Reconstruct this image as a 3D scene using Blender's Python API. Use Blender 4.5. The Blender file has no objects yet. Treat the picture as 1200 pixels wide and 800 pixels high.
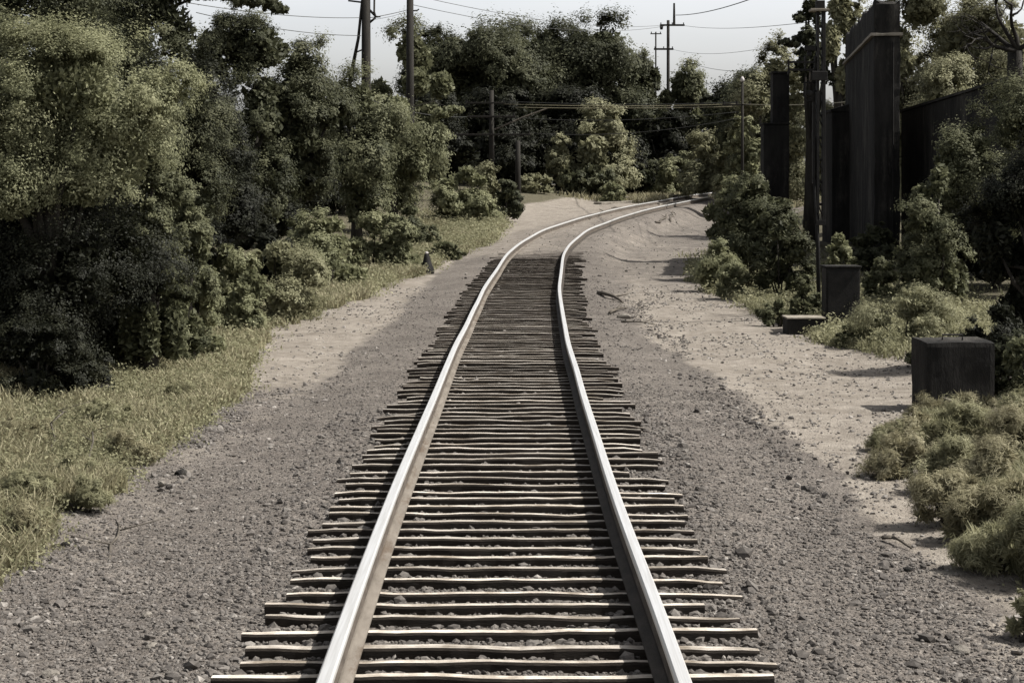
import bpy, math, random
import numpy as np
from mathutils import Vector

C = bpy.context.scene.collection
SC = bpy.context.scene
R = math.radians
HC = 2.28            # eye height above the sleeper bed
FPX = 2000.0         # focal length in photograph pixels (60 mm on a 36 mm frame)
HZ = 225.0           # photograph row of the horizon

# ------------------------------------------------------------------ noise
def _hash(i, j, s):
    i = (i.astype(np.int64) * 374761393 + j.astype(np.int64) * 668265263 + s * 1442695041) & 0xFFFFFFFF
    i = ((i ^ (i >> 13)) * 1274126177) & 0xFFFFFFFF
    return ((i ^ (i >> 16)) & 0xFFFF) / 65535.0

def vnoise(x, y, s=0):
    x = np.asarray(x, float); y = np.asarray(y, float)
    xi = np.floor(x); yi = np.floor(y); fx = x - xi; fy = y - yi
    fx = fx * fx * (3 - 2 * fx); fy = fy * fy * (3 - 2 * fy)
    a = _hash(xi, yi, s); b = _hash(xi + 1, yi, s); c = _hash(xi, yi + 1, s); d = _hash(xi + 1, yi + 1, s)
    return (a * (1 - fx) + b * fx) * (1 - fy) + (c * (1 - fx) + d * fx) * fy

def fbm(x, y, s=0, o=3):
    v = 0; a = .5; t = 0
    for k in range(o):
        v = v + a * vnoise(x * 2 ** k, y * 2 ** k, s + k * 17); t += a; a *= .5
    return v / t

def sstep(a, b, x):
    t = np.clip((np.asarray(x, float) - a) / (b - a), 0, 1)
    return t * t * (3 - 2 * t)

# ------------------------------------------------------------------ the lie of the line
_CY = np.array([-40, 0, 7, 11, 15, 23, 34, 45, 50, 58, 68, 75, 80, 88, 96, 108, 130, 170, 260, 900.])
_CX = np.array([0, 0, -.03, -.06, -.04, 0, .18, .60, .95, 1.80, 3.60, 5.15, 6.45, 8.55, 10.7, 14, 20, 30, 50, 190.])
def _smooth_tab():
    ys = np.arange(-40, 900, .5); xs = np.interp(ys, _CY, _CX)
    k = np.hanning(15); k /= k.sum()
    p = np.pad(xs, 7, mode='edge')
    return ys, np.convolve(p, k, 'valid')
_TY, _TX = _smooth_tab()
def cx(Y): return np.interp(Y, _TY, _TX)
_RY = np.array([-40, 26, 32, 38, 45, 58, 68, 80, 88, 95, 104, 112, 130, 200, 900.])
_RZ = np.array([0, 0, .08, .20, .39, .76, 1.05, 1.42, 1.62, 1.83, 2.0, 2.02, 1.85, 1.3, -4.])
_rt = np.interp(_TY, _RY, _RZ); _k = np.hanning(13); _k /= _k.sum()
_rt = np.convolve(np.pad(_rt, 6, mode='edge'), _k, 'valid')
def rise(Y): return np.interp(Y, _TY, _rt)

def edge_left(Y):
    return np.interp(Y, [0, 9, 16, 20, 24, 28, 34, 41, 47, 55, 62, 75], [-3.2, -3.2, -3.35, -3.4, -3.95, -4.15, -3.6, -3.1, -2.75, -2.6, -3.2, -6.5])
def gz(X, Y, fine=False):
    """height of the ground"""
    X = np.asarray(X, float); Y = np.asarray(Y, float)
    u = X - cx(Y)
    z = rise(Y)
    z = z + .06 * sstep(42, 52, Y) * sstep(2.6, 1.0, np.abs(u))              # dirt buries the far sleepers
    z = z - .05 * sstep(1.3, 2.4, np.abs(u))
    z = z + .55 * sstep(-4.2, -9, u) + .06 * np.clip(-u - 9, 0, 40)
    z = z + .35 * sstep(4.5, 9, u) + .05 * np.clip(u - 9, 0, 40)
    z = z - .40 * sstep(1.2, 2.6, u) * sstep(40, 58, Y) * sstep(9, 5, u)
    z = z + .10 * (fbm(X * .5, Y * .5, 3) - .5) * sstep(1.5, 3.2, np.abs(u))
    if fine:
        g = sstep(.9, 1.5, np.abs(u))
        z = z + (.07 * (fbm(X * 1.1, Y * .7, 19) - .5) * g + .03 * (fbm(X * 3.1, Y * 3.1, 9) - .5) + .014 * (fbm(X * 13, Y * 13, 5, 2) - .5)) * (.35 + .65 * g)
    return z

def px(p, Y): return (p - 600.0) * Y / FPX
def pz(row, Y): return HC + (HZ - row) * Y / FPX

# ------------------------------------------------------------------ object helpers
def mesh_np(name, V, F, mat=None, attrs=None, smooth=False):
    V = np.ascontiguousarray(V, np.float32); F = np.ascontiguousarray(F, np.int32)
    me = bpy.data.meshes.new(name)
    n, k = F.shape
    me.vertices.add(len(V)); me.vertices.foreach_set('co', V.ravel())
    me.loops.add(n * k); me.loops.foreach_set('vertex_index', F.ravel())
    me.polygons.add(n)
    me.polygons.foreach_set('loop_start', np.arange(0, n * k, k, dtype=np.int32))
    try: me.polygons.foreach_set('loop_total', np.full(n, k, np.int32))
    except Exception: pass
    me.update(calc_edges=True)
    if smooth: me.polygons.foreach_set('use_smooth', np.ones(n, bool))
    else: me.polygons.foreach_set('use_smooth', np.zeros(n, bool))
    for an, av in (attrs or {}).items():
        a = me.attributes.new(an, 'FLOAT', 'POINT'); a.data.foreach_set('value', np.ascontiguousarray(av, np.float32))
    if mat: me.materials.append(mat)
    return me

def link(name, me, parent=None, loc=(0, 0, 0)):
    o = bpy.data.objects.new(name, me); C.objects.link(o)
    o.location = loc
    if parent: o.parent = parent
    return o

def tag(o, label=None, cat=None, group=None, kind=None):
    if label: o['label'] = label
    if cat: o['category'] = cat
    if group: o['group'] = group
    if kind: o['kind'] = kind
    return o

def empty(name, loc, label, cat, group=None, rz=0):
    o = bpy.data.objects.new(name, None); C.objects.link(o)
    o.location = loc; o.rotation_euler = (0, 0, rz); o.empty_display_size = .2
    return tag(o, label, cat, group)

class MB:
    """collects boxes, tubes and lathed shapes; build() links them as one mesh"""
    def __init__(s): s.v = []; s.f = []
    def box(s, x0, x1, y0, y1, z0, z1, jit=0, rng=None, taper=0):
        b = len(s.v)
        for z in (z0, z1):
            t = taper if z == z1 else 0
            for x, y in ((x0 + t, y0 + t), (x1 - t, y0 + t), (x1 - t, y1 - t), (x0 + t, y1 - t)):
                s.v.append((x, y, z))
        for q in ((3, 2, 1, 0), (4, 5, 6, 7), (0, 1, 5, 4), (1, 2, 6, 5), (2, 3, 7, 6), (3, 0, 4, 7)):
            s.f.append(tuple(b + i for i in q))
        return s
    def tube(s, pts, rad, n=8, caps=True):
        pts = [Vector(p) for p in pts]
        if not hasattr(rad, '__len__'): rad = [rad] * len(pts)
        b = len(s.v)
        for i, p in enumerate(pts):
            d = (pts[min(i + 1, len(pts) - 1)] - pts[max(i - 1, 0)]).normalized()
            a = d.orthogonal().normalized() if abs(d.z) > .95 else d.cross(Vector((0, 0, 1))).normalized()
            c = d.cross(a)
            for k in range(n):
                t = 2 * math.pi * k / n
                q = p + (a * math.cos(t) + c * math.sin(t)) * rad[i]
                s.v.append(tuple(q))
        for i in range(len(pts) - 1):
            for k in range(n):
                s.f.append((b + i * n + k, b + i * n + (k + 1) % n, b + (i + 1) * n + (k + 1) % n, b + (i + 1) * n + k))
        if caps:
            s.f.append(tuple(b + k for k in range(n))[::-1])
            e = b + (len(pts) - 1) * n
            s.f.append(tuple(e + k for k in range(n)))
        return s
    def build(s, name, mat, parent=None, bevel=0, smooth=False, loc=(0, 0, 0)):
        me = bpy.data.meshes.new(name); me.from_pydata(s.v, [], s.f); me.update()
        me.materials.append(mat)
        if smooth:
            for p in me.polygons: p.use_smooth = True
        o = link(name, me, parent, loc)
        if bevel:
            m = o.modifiers.new('bevel', 'BEVEL'); m.width = bevel; m.segments = 2; m.limit_method = 'ANGLE'
        return o

# ------------------------------------------------------------------ materials
def new_mat(name):
    m = bpy.data.materials.new(name); m.use_nodes = True
    nt = m.node_tree; nt.nodes.clear()
    out = nt.nodes.new('ShaderNodeOutputMaterial')
    return m, nt, out

def N(nt, t, **kw):
    n = nt.nodes.new(t)
    for k, v in kw.items():
        if k.startswith('_'): setattr(n, k[1:], v)
        else: n.inputs[k.replace('__', ' ')].default_value = v
    return n

def ramp(nt, fac, stops, interp='LINEAR'):
    r = nt.nodes.new('ShaderNodeValToRGB'); r.color_ramp.interpolation = interp
    e = r.color_ramp.elements
    while len(e) < len(stops): e.new(.5)
    for i, (p, c) in enumerate(stops):
        e[i].position = p; e[i].color = (c[0], c[1], c[2], 1)
    if fac is not None: nt.links.new(fac, r.inputs[0])
    return r

def mixc(nt, fac, a, b, mode='MIX'):
    n = nt.nodes.new('ShaderNodeMix'); n.data_type = 'RGBA'; n.blend_type = mode
    for sock, v in ((n.inputs[0], fac), (n.inputs[6], a), (n.inputs[7], b)):
        if hasattr(v, 'is_linked') or isinstance(v, bpy.types.NodeSocket): nt.links.new(v, sock)
        elif isinstance(v, (int, float)): sock.default_value = v
        else: sock.default_value = (v[0], v[1], v[2], 1)
    return n.outputs[2]

def math_n(nt, op, a, b=None, c=None):
    n = nt.nodes.new('ShaderNodeMath'); n.operation = op
    for i, v in enumerate((a, b, c)):
        if v is None: continue
        if isinstance(v, bpy.types.NodeSocket): nt.links.new(v, n.inputs[i])
        else: n.inputs[i].default_value = v
    return n.outputs[0]

def leaf_mat(name, dark, mid, light, trans=.35):
    m, nt, out = new_mat(name)
    at = N(nt, 'ShaderNodeAttribute', _attribute_name='tint')
    r = ramp(nt, at.outputs['Fac'], [(0, dark), (.5, mid), (1, light)])
    bs = N(nt, 'ShaderNodeBsdfPrincipled', Roughness=.62)
    bs.inputs['Specular IOR Level'].default_value = .14
    tr = N(nt, 'ShaderNodeBsdfTranslucent')
    nt.links.new(r.outputs[0], bs.inputs['Base Color'])
    hs = N(nt, 'ShaderNodeHueSaturation', Value=1.25); nt.links.new(r.outputs[0], hs.inputs['Color'])
    nt.links.new(hs.outputs[0], tr.inputs['Color'])
    mx = N(nt, 'ShaderNodeMixShader', Fac=trans)
    nt.links.new(bs.outputs[0], mx.inputs[1]); nt.links.new(tr.outputs[0], mx.inputs[2])
    nt.links.new(mx.outputs[0], out.inputs[0])
    return m

def rough_mat(name, a, b, scale=3, rough=.85, bump=.3, stretch=(1, 1, 1), detail=6, metallic=0, spots=None):
    m, nt, out = new_mat(name)
    tc = N(nt, 'ShaderNodeTexCoord')
    mp = N(nt, 'ShaderNodeMapping', Scale=stretch); nt.links.new(tc.outputs['Object'], mp.inputs[0])
    no = N(nt, 'ShaderNodeTexNoise', Scale=scale, Detail=detail, Roughness=.65); nt.links.new(mp.outputs[0], no.inputs['Vector'])
    r = ramp(nt, no.outputs['Fac'], [(.3, a), (.7, b)])
    col = r.outputs[0]
    if spots:
        n2 = N(nt, 'ShaderNodeTexNoise', Scale=scale * .6, Detail=8, Roughness=.75); nt.links.new(mp.outputs[0], n2.inputs['Vector'])
        r2 = ramp(nt, n2.outputs['Fac'], [(.52, (0, 0, 0)), (.62, (1, 1, 1))])
        col = mixc(nt, r2.outputs[0], col, spots)
    bs = N(nt, 'ShaderNodeBsdfPrincipled', Roughness=rough, Metallic=metallic)
    bs.inputs['Specular IOR Level'].default_value = .12
    nt.links.new(col, bs.inputs['Base Color'])
    n3 = N(nt, 'ShaderNodeTexNoise', Scale=scale * 6, Detail=6, Roughness=.7); nt.links.new(mp.outputs[0], n3.inputs['Vector'])
    bp = N(nt, 'ShaderNodeBump', Strength=bump, Distance=.03); nt.links.new(n3.outputs['Fac'], bp.inputs['Height'])
    nt.links.new(bp.outputs[0], bs.inputs['Normal'])
    nt.links.new(bs.outputs[0], out.inputs[0])
    return m

M = {}
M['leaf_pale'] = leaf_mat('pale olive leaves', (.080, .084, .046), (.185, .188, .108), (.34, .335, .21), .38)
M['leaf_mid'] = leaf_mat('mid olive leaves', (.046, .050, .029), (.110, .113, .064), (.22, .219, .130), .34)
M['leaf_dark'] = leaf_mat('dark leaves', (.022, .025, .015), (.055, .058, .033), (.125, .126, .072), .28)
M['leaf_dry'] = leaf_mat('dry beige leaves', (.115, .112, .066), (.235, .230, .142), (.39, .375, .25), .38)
M['leaf_deep'] = leaf_mat('shade painted leaves', (.007, .0075, .005), (.015, .0162, .0095), (.042, .043, .025), .2)  # near-black leaf colour, standing in for shade under and between crowns
M['grass'] = leaf_mat('dry grass blades', (.125, .113, .066), (.225, .205, .128), (.37, .34, .235), .34)
M['weed'] = leaf_mat('low weed leaves', (.105, .104, .060), (.20, .193, .115), (.33, .315, .20), .37)
M['bark'] = rough_mat('bark', (.02, .018, .015), (.055, .049, .041), 6, .9, .7, (1, 1, .25))
M['pole'] = rough_mat('dark pole wood', (.011, .010, .009), (.028, .025, .021), 8, .8, .5, (1, 1, .12))
M['iron'] = rough_mat('black iron', (.008, .008, .008), (.02, .0185, .017), 9, .7, .3)
M['soot'] = rough_mat('sooted concrete', (.007, .0068, .0066), (.030, .028, .0255), 2.2, .92, .9, (1, 1, .3), spots=(.05, .046, .04))
M['ledge'] = rough_mat('pale ledge', (.14, .125, .10), (.28, .25, .21), 5, .85, .4)
M['cap'] = rough_mat('pale cap', (.3, .28, .28), (.5, .47, .45), 12, .6, .2)
M['wire'] = rough_mat('cable', (.03, .03, .03), (.06, .06, .055), 4, .6, .1)
M['wire_pale'] = rough_mat('sunlit toned cable', (.13, .12, .08), (.22, .2, .14), 4, .5, .1)  # paler copy of the cable, with sunlight put into the colour
M['stick'] = rough_mat('dead wood', (.035, .03, .025), (.13, .115, .095), 10, .9, .5)
M['plank'] = rough_mat('grey plank', (.09, .08, .066), (.26, .235, .2), 4, .9, .5, (.2, 2, 2))
M['rock'] = rough_mat('rock', (.10, .09, .078), (.25, .228, .198), 7, .9, .6)

def rail_mats():
    m, nt, out = new_mat('polished railhead')
    tc = N(nt, 'ShaderNodeTexCoord'); mp = N(nt, 'ShaderNodeMapping', Scale=(30, .8, 30)); nt.links.new(tc.outputs['Object'], mp.inputs[0])
    no = N(nt, 'ShaderNodeTexNoise', Scale=1.6, Detail=5, Roughness=.6); nt.links.new(mp.outputs[0], no.inputs['Vector'])
    r = ramp(nt, no.outputs['Fac'], [(.3, (.52, .51, .49)), (.65, (.74, .735, .72))])
    rr = ramp(nt, no.outputs['Fac'], [(.3, (.46,) * 3), (.7, (.34,) * 3)])
    bs = N(nt, 'ShaderNodeBsdfPrincipled', Metallic=.65)
    nt.links.new(r.outputs[0], bs.inputs['Base Color']); nt.links.new(rr.outputs[0], bs.inputs['Roughness'])
    nt.links.new(bs.outputs[0], out.inputs[0])
    M['railhead'] = m
    M['railweb'] = rough_mat('rusty rail web', (.05, .042, .035), (.13, .11, .092), 14, .75, .4, (1, .3, 1))
    M['railfoot_shade'] = rough_mat('shade toned rail foot', (.022, .019, .016), (.06, .05, .041), 6, .7, .3, (2, .5, 2))  # darker copy of the foot; the right rail's shadow is put into its colour
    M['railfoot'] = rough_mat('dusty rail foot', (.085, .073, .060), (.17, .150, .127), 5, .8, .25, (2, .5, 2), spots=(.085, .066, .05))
rail_mats()

def sleeper_mat():
    m, nt, out = new_mat('bleached sleeper timber')
    tc = N(nt, 'ShaderNodeTexCoord'); oi = N(nt, 'ShaderNodeObjectInfo')
    off = N(nt, 'ShaderNodeVectorMath', _operation='ADD')
    sc = N(nt, 'ShaderNodeVectorMath', _operation='SCALE'); sc.inputs['Scale'].default_value = 37.0
    cb = N(nt, 'ShaderNodeCombineXYZ'); 
    for i in range(3): nt.links.new(oi.outputs['Random'], cb.inputs[i])
    nt.links.new(cb.outputs[0], sc.inputs[0])
    nt.links.new(tc.outputs['Object'], off.inputs[0]); nt.links.new(sc.outputs[0], off.inputs[1])
    mp = N(nt, 'ShaderNodeMapping', Scale=(2.2, 42, 30)); nt.links.new(off.outputs[0], mp.inputs[0])
    g = N(nt, 'ShaderNodeTexNoise', Scale=1.0, Detail=7, Roughness=.7, Distortion=.6); nt.links.new(mp.outputs[0], g.inputs['Vector'])
    r = ramp(nt, g.outputs['Fac'], [(.24, (.13, .106, .085)), (.37, (.38, .335, .285)), (.58, (.60, .55, .485)), (.8, (.70, .655, .59))])
    n2 = N(nt, 'ShaderNodeTexNoise', Scale=3.2, Detail=5, Roughness=.7); nt.links.new(off.outputs[0], n2.inputs['Vector'])
    r2 = ramp(nt, n2.outputs['Fac'], [(.36, (.42, .39, .35)), (.6, (1, 1, 1))])
    c = mixc(nt, 1.0, r.outputs[0], r2.outputs[0], 'MULTIPLY')
    v = N(nt, 'ShaderNodeMapRange'); v.inputs['To Min'].default_value = .62; v.inputs['To Max'].default_value = 1.1
    nt.links.new(oi.outputs['Random'], v.inputs['Value'])
    hs = N(nt, 'ShaderNodeHueSaturation'); nt.links.new(c, hs.inputs['Color']); nt.links.new(v.outputs[0], hs.inputs['Value'])
    bs = N(nt, 'ShaderNodeBsdfPrincipled', Roughness=.9); bs.inputs['Specular IOR Level'].default_value = .2
    nt.links.new(hs.outputs[0], bs.inputs['Base Color'])
    bp = N(nt, 'ShaderNodeBump', Strength=.7, Distance=.012); nt.links.new(g.outputs['Fac'], bp.inputs['Height'])
    nt.links.new(bp.outputs[0], bs.inputs['Normal']); nt.links.new(bs.outputs[0], out.inputs[0])
    M['sleeper'] = m
sleeper_mat()
M['creosote_shade'] = rough_mat('creosoted and shade toned sleeper side', (.012, .010, .008), (.04, .033, .027), 5, .9, .6, (1, 4, 4))  # dark sides: creosote, with the shade of the gaps painted in

def stone_mat():
    m, nt, out = new_mat('ballast stone')
    at = N(nt, 'ShaderNodeAttribute', _attribute_name='tint')
    r = ramp(nt, at.outputs['Fac'], [(0, (.055, .049, .044)), (.5, (.107, .096, .086)), (.85, (.155, .141, .127)), (1, (.25, .23, .208))])
    tc = N(nt, 'ShaderNodeTexCoord')
    no = N(nt, 'ShaderNodeTexNoise', Scale=45, Detail=4); nt.links.new(tc.outputs['Object'], no.inputs['Vector'])
    r2 = ramp(nt, no.outputs['Fac'], [(.3, (.65,) * 3), (.7, (1.15,) * 3)])
    bs = N(nt, 'ShaderNodeBsdfPrincipled', Roughness=.88); bs.inputs['Specular IOR Level'].default_value = .25
    nt.links.new(mixc(nt, 1, r.outputs[0], r2.outputs[0], 'MULTIPLY'), bs.inputs['Base Color'])
    nt.links.new(bs.outputs[0], out.inputs[0])
    M['stone'] = m
stone_mat()

def ground_mat():
    m, nt, out = new_mat('gravel dirt and weedy soil')
    tc = N(nt, 'ShaderNodeTexCoord'); P = tc.outputs['Object']
    def noise(scale, detail=5, rough=.6, dist=0):
        n = N(nt, 'ShaderNodeTexNoise', Scale=scale, Detail=detail, Roughness=rough, Distortion=dist)
        nt.links.new(P, n.inputs['Vector']); return n.outputs['Fac']
    def vor(scale):
        n = N(nt, 'ShaderNodeTexVoronoi', Scale=scale); nt.links.new(P, n.inputs['Vector']); return n
    v1 = vor(42); v2 = vor(105)
    s1 = N(nt, 'ShaderNodeSeparateColor'); nt.links.new(v1.outputs['Color'], s1.inputs[0])
    s2 = N(nt, 'ShaderNodeSeparateColor'); nt.links.new(v2.outputs['Color'], s2.inputs[0])
    g1 = ramp(nt, s1.outputs[0], [(0, (.048, .043, .039)), (.5, (.100, .089, .080)), (.88, (.155, .140, .126)), (1, (.24, .222, .2))])
    g2 = ramp(nt, s2.outputs[1], [(0, (.055, .050, .044)), (.6, (.115, .102, .092)), (1, (.22, .20, .18))])
    grav = mixc(nt, .5, g1.outputs[0], g2.outputs[0])
    big = ramp(nt, noise(1.1, 6, .65), [(.3, (.72, .70, .68)), (.7, (1.22, 1.2, 1.17))])
    grav = mixc(nt, 1, grav, big.outputs[0], 'MULTIPLY')
    pn = ramp(nt, noise(7, 8, .72), [(.25, (.13, .113, .095)), (.5, (.20, .178, .152)), (.75, (.285, .258, .222))])
    pbig = ramp(nt, noise(1.7, 5, .6), [(.3, (.75, .73, .71)), (.7, (1.12, 1.12, 1.12))])
    pale = mixc(nt, 1, pn.outputs[0], pbig.outputs[0], 'MULTIPLY')
    soil = ramp(nt, noise(5, 8, .75), [(.3, (.035, .032, .021)), (.55, (.085, .076, .05)), (.8, (.16, .143, .10))])
    def mask(name, w):
        a = N(nt, 'ShaderNodeAttribute', _attribute_name=name)
        t = math_n(nt, 'ADD', a.outputs['Fac'], math_n(nt, 'MULTIPLY', math_n(nt, 'SUBTRACT', noise(3.4, 8, .75), .5), w))
        r = ramp(nt, t, [(.30, (0,) * 3), (.70, (1,) * 3)]); return r.outputs[0]
    col = mixc(nt, mask('pale', 1.5), grav, pale)
    col = mixc(nt, mask('soil', 1.0), col, soil.outputs[0])
    bs = N(nt, 'ShaderNodeBsdfPrincipled', Roughness=.95); bs.inputs['Specular IOR Level'].default_value = .15
    nt.links.new(col, bs.inputs['Base Color'])
    h = math_n(nt, 'ADD', math_n(nt, 'MULTIPLY', v1.outputs['Distance'], -1.0), math_n(nt, 'MULTIPLY', v2.outputs['Distance'], -.5))
    h = math_n(nt, 'ADD', h, math_n(nt, 'MULTIPLY', noise(20, 6, .7), .7))
    bp = N(nt, 'ShaderNodeBump', Strength=.7, Distance=.018); nt.links.new(h, bp.inputs['Height'])
    nt.links.new(bp.outputs[0], bs.inputs['Normal']); nt.links.new(bs.outputs[0], out.inputs[0])
    return m
M['ground'] = ground_mat()

# ------------------------------------------------------------------ camera, sky, sun
cam = bpy.data.cameras.new('camera'); co = bpy.data.objects.new('camera', cam); C.objects.link(co)
co.location = (0, 0, HC); co.rotation_euler = (R(90), 0, 0)
cam.lens = 60; cam.sensor_width = 36; cam.shift_y = -175 / 1200; cam.clip_end = 3000; cam.clip_start = .05
SC.camera = co
SUN_AZ, SUN_EL = R(92), R(52)
w = bpy.data.worlds.new('World'); SC.world = w; w.use_nodes = True
nt = w.node_tree; nt.nodes.clear()
sky = nt.nodes.new('ShaderNodeTexSky'); sky.sky_type = 'NISHITA'; sky.sun_disc = False
sky.sun_elevation = SUN_EL; sky.sun_rotation = SUN_AZ; sky.air_density = 1.0; sky.dust_density = 5.0; sky.ozone_density = 1.0
hs = nt.nodes.new('ShaderNodeHueSaturation'); hs.inputs['Saturation'].default_value = .28
bg = nt.nodes.new('ShaderNodeBackground'); bg.inputs['Strength'].default_value = .085
wo = nt.nodes.new('ShaderNodeOutputWorld')
# a bright band of thin white haze low in the sky
tcw = nt.nodes.new('ShaderNodeTexCoord'); sx = nt.nodes.new('ShaderNodeSeparateXYZ'); nt.links.new(tcw.outputs['Generated'], sx.inputs[0])
rw = ramp(nt, sx.outputs['Z'], [(0, (2.75, 2.70, 2.70)), (.045, (2.45, 2.42, 2.43)), (.14, (2.3, 2.27, 2.30)), (.32, (1.1, 1.1, 1.1)), (.6, (.85, .85, .85))], 'EASE')
cn = nt.nodes.new('ShaderNodeTexNoise'); cn.inputs['Scale'].default_value = 3.5; cn.inputs['Detail'].default_value = 5
mpw = nt.nodes.new('ShaderNodeMapping'); mpw.inputs['Scale'].default_value = (1, 1, 5); nt.links.new(tcw.outputs['Generated'], mpw.inputs[0]); nt.links.new(mpw.outputs[0], cn.inputs['Vector'])
cr = ramp(nt, cn.outputs['Fac'], [(.3, (.93, .94, .96)), (.7, (1.05, 1.05, 1.04))])
nt.links.new(sky.outputs[0], hs.inputs['Color'])
nt.links.new(mixc(nt, 1.0, mixc(nt, 1.0, hs.outputs[0], rw.outputs[0], 'MULTIPLY'), cr.outputs[0], 'MULTIPLY'), bg.inputs[0]); nt.links.new(bg.outputs[0], wo.inputs[0])
sl = bpy.data.lights.new('sun', 'SUN'); sl.energy = 4.8; sl.angle = R(.55); sl.color = (1, .965, .905)
so = bpy.data.objects.new('sun', sl); C.objects.link(so)
sv = Vector((math.sin(SUN_AZ) * math.cos(SUN_EL), math.cos(SUN_AZ) * math.cos(SUN_EL), math.sin(SUN_EL)))
so.rotation_euler = (-sv).to_track_quat('-Z', 'Y').to_euler(); so.location = sv * 60
SC.view_settings.view_transform = 'Standard'; SC.view_settings.look = 'None'
SC.view_settings.exposure = 0.78; SC.view_settings.gamma = 1
SC.cycles.max_bounces = 5; SC.cycles.diffuse_bounces = 2; SC.cycles.transmission_bounces = 3; SC.cycles.glossy_bounces = 2
SC.cycles.use_denoising = True

# ------------------------------------------------------------------ ground
def path_masks(X, Y):
    u = X - cx(Y)
    n = (fbm(X * .9, Y * .45, 21) - .5)
    lo = np.interp(Y, [0, 10, 16, 21, 27, 34, 42, 50], [2.55, 2.55, 2.6, 2.5, 2.05, 1.9, 1.8, 1.6]) + n * .8 + .35 * (fbm(X * 3, Y * 2, 77) - .5)
    hi = np.interp(Y, [0, 10, 14, 18, 22, 36, 60], [3.2, 3.2, 3.7, 5.2, 7, 6, 7])
    fade = np.interp(Y, [0, 30, 42], [1, .9, .35])
    right = fade * sstep(lo - .12, lo + .35, u) * sstep(hi + .5, hi, u)
    le = edge_left(Y)
    left = sstep(-1.95 + n * .6, -2.5 + n * .6, u) * sstep(17, 24, Y) * .72 + sstep(-2.0, -2.7, u) * .22 * (1 + 2 * n)
    far = sstep(42, 50, Y + n * 5) * np.interp(u, [-3, -.5, 1, 2], [.62, .48, .32, .2])
    mid = .12 * (fbm(X * 1.3, Y * .8, 33) > .62)
    pale = np.clip(np.maximum(np.maximum(right, left), far) + mid, 0, 1)
    soil = sstep(le + .25 + n * .7, le - .45 + n * .7, u) + sstep(hi - .1 + n * .6, hi + .6 + n * .6, u)
    soil = np.where(Y > 95, np.maximum(soil, sstep(95, 105, Y) * sstep(1.2, 2.5, np.abs(u))), soil)
    return pale, np.clip(soil, 0, 1)

def build_ground():
    ys = [-30, -15, -6, 0, 3, 4.5]
    y = 5.4
    while y < 120:
        ys.append(y); y += max(.028, y * y / 5200)
    while y < 900: ys.append(y); y *= 1.14
    ys = np.array(ys)
    uin = np.arange(-4.6, 4.61, .042)
    side = [4.75, 5.0, 5.3, 5.7, 6.2, 6.8, 7.6, 8.6, 10, 12, 15, 19, 25, 34, 48, 70, 110, 180, 300, 500]
    us = np.concatenate([-np.array(side[::-1]), uin, np.array(side)])
    Ug, Yg = np.meshgrid(us, ys)
    Xg = cx(Yg) + Ug
    Zg = gz(Xg, Yg, True)
    V = np.stack([Xg, Yg, Zg], -1).reshape(-1, 3)
    r, c = Ug.shape
    i = (np.arange(r - 1)[:, None] * c + np.arange(c - 1)[None]).ravel()
    F = np.stack([i, i + 1, i + c + 1, i + c], -1)
    pale, soil = path_masks(V[:, 0], V[:, 1])
    me = mesh_np('ground', V, F, M['ground'], {'pale': pale, 'soil': soil}, smooth=True)
    tag(link('ground', me), kind='structure')
build_ground()

# ------------------------------------------------------------------ rails and sleepers
def off_line(Y, u):
    """point at distance u to the right of the centre line, square to it"""
    s = (cx(Y + .25) - cx(Y - .25)) / .5
    L = math.sqrt(1 + s * s)
    return cx(Y) + u / L, Y - u * s / L, s

def sweep(name, prof, u0, mat, parent, y0=2.0, y1=104, seed=0, wob=0):
    ys = [y0]
    while ys[-1] < y1: ys.append(ys[-1] + max(.25, ys[-1] * .02))
    V = []; n = len(prof)
    rng = random.Random(seed)
    for Y in ys:
        x, y, s = off_line(Y, u0); L = math.sqrt(1 + s * s)
        dx = wob * (float(vnoise(Y * .35, seed)) - .5)
        z = float(rise(Y)) + wob * .5 * (float(vnoise(Y * .3, seed + 9)) - .5)
        for a, b in prof:
            V.append((x + (a + dx) / L, y - (a + dx) * s / L, z + b))
    F = []
    for i in range(len(ys) - 1):
        for k in range(n):
            F.append((i * n + k, i * n + (k + 1) % n, (i + 1) * n + (k + 1) % n, (i + 1) * n + k))
    me = mesh_np(name, np.array(V), np.array(F), mat)
    o = link(name, me, parent)
    return o

Z0 = .055      # sleeper top
def rail(u0, label, seed):
    root = empty('steel_rail', (0, 0, 0), label, 'rail', 'running rails of the single track')
    head = [(-.032, Z0 + .160), (-.034, Z0 + .187), (-.025, Z0 + .198), (.025, Z0 + .198), (.034, Z0 + .187), (.032, Z0 + .160), (.012, Z0 + .145), (-.012, Z0 + .145)]
    web = [(-.011, Z0 + .03), (-.010, Z0 + .1465), (.010, Z0 + .1465), (.011, Z0 + .03)]
    foot = [(-.07, Z0 + .003), (-.07, Z0 + .017), (-.02, Z0 + .034), (.02, Z0 + .034), (.07, Z0 + .017), (.07, Z0 + .003)]
    sweep('head', head[::-1], u0, M['railhead'], root, seed=seed, wob=.012)
    sweep('web', web[::-1], u0, M['railweb'], root, seed=seed, wob=.012)
    sweep('foot', foot[::-1], u0, M['railfoot' if u0 < 0 else 'railfoot_shade'], root, seed=seed, wob=.012)
rail(-.75, 'long steel rail with brown foot, the one nearer the grassy verge', 4)
rail(.75, 'long steel rail with a broad dark shadow beside it, nearer the black concrete tower', 8)

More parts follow.
